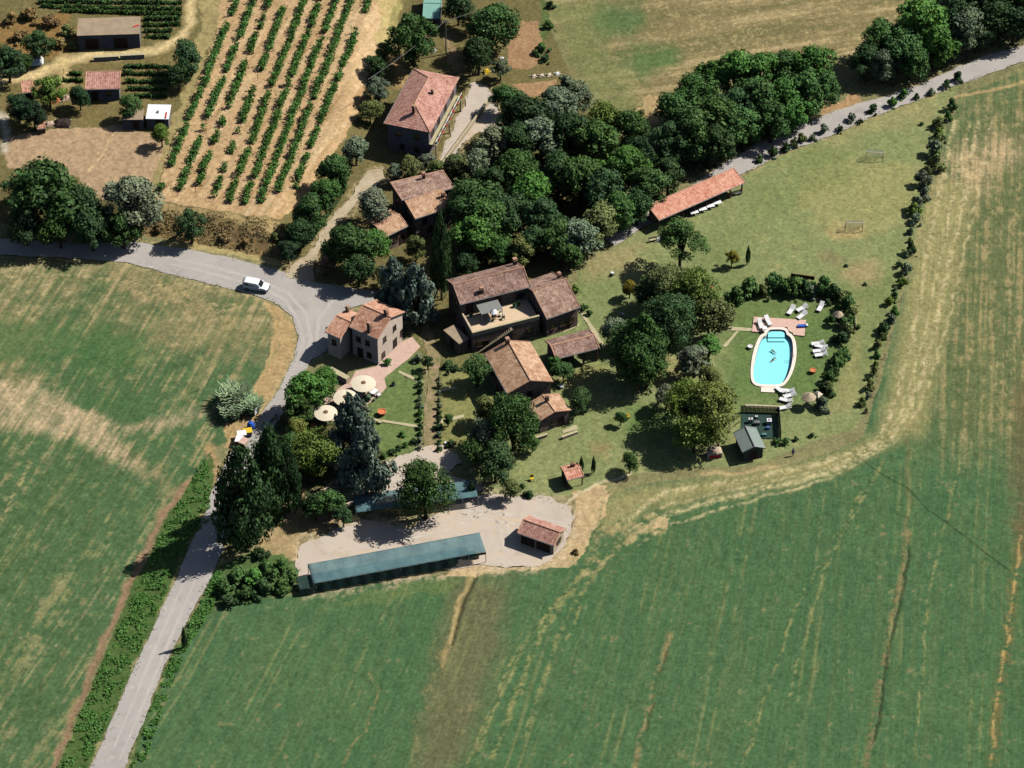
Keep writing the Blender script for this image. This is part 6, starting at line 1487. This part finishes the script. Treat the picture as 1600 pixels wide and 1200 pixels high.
# tarpaulins and odd things
def sheetpile(px, py, r, h, m, label, name, cat):
    rr = np.random.RandomState(int(px)); g = G(px, py); vs = []; fs = []; n = 9
    for j in range(n):
        for i in range(n):
            x, y = (i / (n - 1) * 2 - 1), (j / (n - 1) * 2 - 1); q = max(abs(x), abs(y))
            vs.append((x * r, y * r * .8, (h * (1 - q ** 3) + rr.uniform(-.15, .15) * h * (q < .95)) if q < 1 else -.05))
    for j in range(n - 1):
        for i in range(n - 1): k = j * n + i; fs.append((k, k + 1, k + n + 1, k + n))
    e = empty(name, g, rr.uniform(0, .6), label, cat); MB().add(vs, fs).build('sheet', m, e, fix=False)
    mb = MB()
    for s, t in ((-1, -1), (1, -1), (1, 1), (-1, 1)): mb.box(s * r * .9 - .12, s * r * .9 + .12, t * r * .7 - .12, t * r * .7 + .12, -.05, .22)
    mb.build('weights', M['slab'], e)
sheetpile(56, 97, 1.5, 1.2, M['white'], 'white tarpaulin over a heap beside the dirt track', 'covered_heap', 'tarpaulin')
sheetpile(674, 38, 1.4, .8, M['white'], 'white sheets heaped below the mint roofed shed', 'covered_heap', 'tarpaulin')
sheetpile(85, 158, 1.1, .8, M['orange'], 'orange heap below the yellow green tree', 'rubble_heap', 'heap'); sheetpile(102, 154, .9, .7, M['pave'], 'pale pinkish heap right of the orange heap', 'rubble_heap', 'heap')
sheetpile(78, 194, .8, .5, M['pave'], 'pale sack pile beside the knee high hut', 'sack_pile', 'heap'); sheetpile(98, 194, 1.6, .9, M['darkwood'], 'dark timber heap at the top of the bare plot', 'timber_heap', 'heap')
sheetpile(678, 80, .5, .6, M['white'], 'white sack near the house behind the hipped roof', 'sack_pile', 'heap'); sheetpile(784, 93, .5, .6, M['white'], 'white sack at the left edge of the brown plot', 'sack_pile', 'heap')
sheetpile(760, 113, .7, .7, M['yellow'], 'yellowish sack pile under the dark tree', 'sack_pile', 'heap'); sheetpile(1030, 375, .9, .6, M['metal'], 'grey tarpaulin beside the umbrella pine', 'covered_heap', 'tarpaulin')
for i, (x, y) in enumerate([(834, 120), (846, 119), (858, 118), (871, 116)]):
    sheetpile(x, y, .55, .45, M['stone'] if i < 3 else M['white'], '%s pale boulder between the two brown plots' % ['leftmost', 'second', 'third', 'rightmost whitest'][i], 'boulder', 'boulder')
# under the lower canopy end
unit(711, 872, 1.1, .7, 1.0, M['blue'], 'blue machine under the right end of the long net canopy', 'machine', 'machine')
unit(737, 864, 1.5, .8, 1.0, M['tealp'], 'teal crate under the right corner of the long net canopy', 'crate', 'crate')
unit(746, 866, .5, .5, .9, M['orange'], 'orange canister at the right corner of the long net canopy', 'canister', 'canister')
unit(1014, 595, .5, .5, .5, M['white'], 'x') if False else None
# electricity pole and cables
g = G(697, 84); e = empty('electricity_pole', g, .5, 'grey electricity pole beside the mint roofed shed', 'pole')
MB().cyl((0, 0, 0), (0, 0, 8.2), .16, .1, 8).build('mast', M['metal'], e); MB().box(-.8, .8, -.06, .06, 7.6, 7.72).build('crossarm', M['metal'], e)
for x in (-.7, 0, .7): MB().cyl((x, 0, 7.73), (x, 0, 7.95), .06, n=6).build('insulator', M['offwhite'], e)
def cable(p, q, r, sag, m, label, name='overhead_cable'):
    n = 24; mb = MB(); prev = None; P = []
    for i in range(n + 1):
        t = i / n; v = p.lerp(q, t); v.z -= sag * 4 * t * (1 - t); P.append(v)
    for a_, b_ in zip(P, P[1:]): mb.cyl(a_, b_, r, n=5)
    o = mb.build(name, m); tag(o, label, 'cable'); return o
top = Vector((g.x, g.y, g.z + 7.95))
a_ = plane(575, 124, 8.5); cable(a_, top, .045, .5, M['cable'], 'pale overhead cable left of the electricity pole')
b_ = plane(835, -20, 9); cable(top, b_, .045, .5, M['cable'], 'pale overhead cable right of the electricity pole')
mb = MB(); P = [G(1326, 702), G(1372, 738), G(1420, 764), G(1450, 796), G(1500, 832), G(1540, 864), G(1578, 892)]
for p, q in zip(P, P[1:]):
    n = 10
    for i in range(n):
        A = p.lerp(q, i / n); B = p.lerp(q, (i + 1) / n); A.z = hz(A.x, A.y) + .12; B.z = hz(B.x, B.y) + .12; mb.cyl(A, B, .03, n=5)
tag(mb.build('field_cable_line', M['darkcable']), 'thin dark tube standing in for the overhead cable across the green field', 'cable line')  # dark tube on the ground, put in for an overhead cable's line
# fence posts along the field shrubs
its = [(1476, 195), (1462, 250), (1449, 300), (1437, 345), (1420, 400), (1414, 440), (1404, 470), (1387, 530), (1378, 560), (1366, 620), (1356, 660)]
for i, (x, y) in enumerate(its):
    g = G(x + 4, y); e = empty('fence_post', g, 0, 'grey fence post, %s from the top in the shrub row' % ORD[i], 'fence post', 'fence posts in the shrub row')
    MB().cyl((0, 0, -.2), (0, 0, 1.4), .05, n=6).build('post', M['metal'], e); MB().cyl((0, 0, 1.0), (.4, -.5, 0), .035, n=5).build('stay', M['metal'], e)
# red lanterns in the grove
for i, (x, y, h) in enumerate([(1037, 472, 4.2), (1078, 490, 4.6)]):
    g = plane(x, y, h); mb = MB().lathe([(.05, -.25), (.22, -.12), (.24, .1), (.05, .22)], 10); o = mb.build('lantern', M['red']); o.location = g
    tag(o, ['red lantern hung in the dark tree of the grove', 'red lantern hung low at the right of the grove'][i], 'lantern')
# slide set and play things
g = G(1096, 448); e = empty('play_slide', g, R(80), 'small red and white play slide right of the umbrella pine', 'slide')
MB().box(-.3, .3, -.4, .4, 1.0, 1.06).build('platform', M['white'], e); mb = MB(); mb.add([(-.3, -.4, 1.0), (.3, -.4, 1.0), (.3, -2.0, .1), (-.3, -2.0, .1), (-.3, -.4, 1.06), (.3, -.4, 1.06), (.3, -2.0, .16), (-.3, -2.0, .16)], [(3, 2, 1, 0), (4, 5, 6, 7), (0, 1, 5, 4), (1, 2, 6, 5), (2, 3, 7, 6), (3, 0, 4, 7)]); mb.build('chute', M['red'], e)
for x in (-.28, .28):
    for y in (-.36, .36): MB().cyl((x, y, 0), (x, y, 1.6), .035, n=6).build('post', M['white'], e)
e = empty('sun_cushion', (0, 0, 0), R(4), 'blue towel covered lounger at the right edge of the pool deck', 'sun lounger'); g = G(1254, 511.5); e.location = (g.x, g.y, g.z + .19)
MB().box(-.9, .9, -.3, .3, .1, .3).build('mattress', M['blue'], e)
for x in (-.7, .7): MB().box(x - .04, x + .04, -.28, .28, 0, .095).build('leg', M['white'], e)
MB().box(.6, .95, -.28, .28, .305, .42).build('pillow', M['white'], e)
# people
def skin_body(name, chain, radii, edges, m, parent):
    me = bpy.data.meshes.new(name); me.from_pydata(chain, edges, []); me.materials.append(m)
    o = bpy.data.objects.new(name, me); col.objects.link(o); o.parent = parent
    sk = o.modifiers.new('skin', 'SKIN'); ss = o.modifiers.new('sub', 'SUBSURF'); ss.levels = 1; ss.render_levels = 1
    if not me.skin_vertices: me.skin_vertices.new()
    for i, r in enumerate(radii): me.skin_vertices[0].data[i].radius = (r, r)
    me.skin_vertices[0].data[0].use_root = True
    return o
def person(loc, rz, label, mode, cloth, m_leg=None):
    e = empty('person', loc, rz, label, 'person')
    if mode == 'stand':
        V = [(0, 0, .95), (0, 0, 1.15), (0, 0, 1.4), (0, 0, 1.52), (0, .01, 1.66), (-.19, 0, 1.4), (-.25, .02, 1.12), (-.24, -.08, .88), (.19, 0, 1.4), (.25, .02, 1.12), (.24, -.08, .88),
             (-.1, 0, .88), (-.11, -.02, .48), (-.11, .03, .07), (-.12, -.12, .04), (.1, 0, .88), (.12, .03, .48), (.12, .06, .07), (.12, -.1, .04)]
    else:
        V = [(0, 0, 0), (0, .2, .03), (0, .45, .04), (0, .55, .07), (0, .66, .12), (-.2, .45, .0), (-.42, .6, -.04), (-.3, .85, -.02), (.2, .45, .0), (.45, .55, -.04), (.35, .82, -.02),
             (-.1, -.08, -.02), (-.2, -.48, -.05), (-.16, -.9, -.03), (-.18, -1.0, -.05), (.1, -.08, -.02), (.2, -.46, -.05), (.16, -.88, -.03), (.18, -1.0, -.05)]
    E = [(0, 1), (1, 2), (2, 3), (3, 4), (2, 5), (5, 6), (6, 7), (2, 8), (8, 9), (9, 10), (0, 11), (11, 12), (12, 13), (13, 14), (0, 15), (15, 16), (16, 17), (17, 18)]
    rad = [.15, .14, .16, .055, .105, .07, .045, .035, .07, .045, .035, .09, .065, .045, .035, .09, .065, .045, .035]
    skin_body('body', V, rad, E, M['skin'], e)
    h = V[4]; MB().ball((h[0], h[1] + (.02 if mode == 'stand' else .0), h[2] + .035), .115, 10, .9).build('hair', M['hair'], e, smooth=True)
    if mode == 'stand':
        MB().lathe([(.17, .92), (.18, 1.1), (.21, 1.4), (.12, 1.48)], 12).build('shirt', cloth, e, smooth=True)
        mb = MB()
        for s in (-1, 1): mb.cyl((s * .1, 0, .92), (s * .115, 0, .45), .115, .09, 10)
        mb.build('shorts', m_leg, e)
    else: MB().cyl((0, -.12, 0), (0, .12, .02), .165, .16, 10).build('swimwear', cloth, e)
    return e
for i, (x, y, rz) in enumerate([(1209, 547.5, .6), (1208.5, 560, -.7)]):
    p = plane(x, y, .0); person((p.x, p.y, -.22), rz, ['swimmer floating in the turquoise water, upper one', 'swimmer floating in the turquoise water, lower one'][i], 'swim', M['swim']).scale = (.8, .8, .8)
g = G(1239, 712); person(g, 0, 'person in blue grey clothes standing at the field edge below the pool', 'stand', M['navy'], M['navy'])
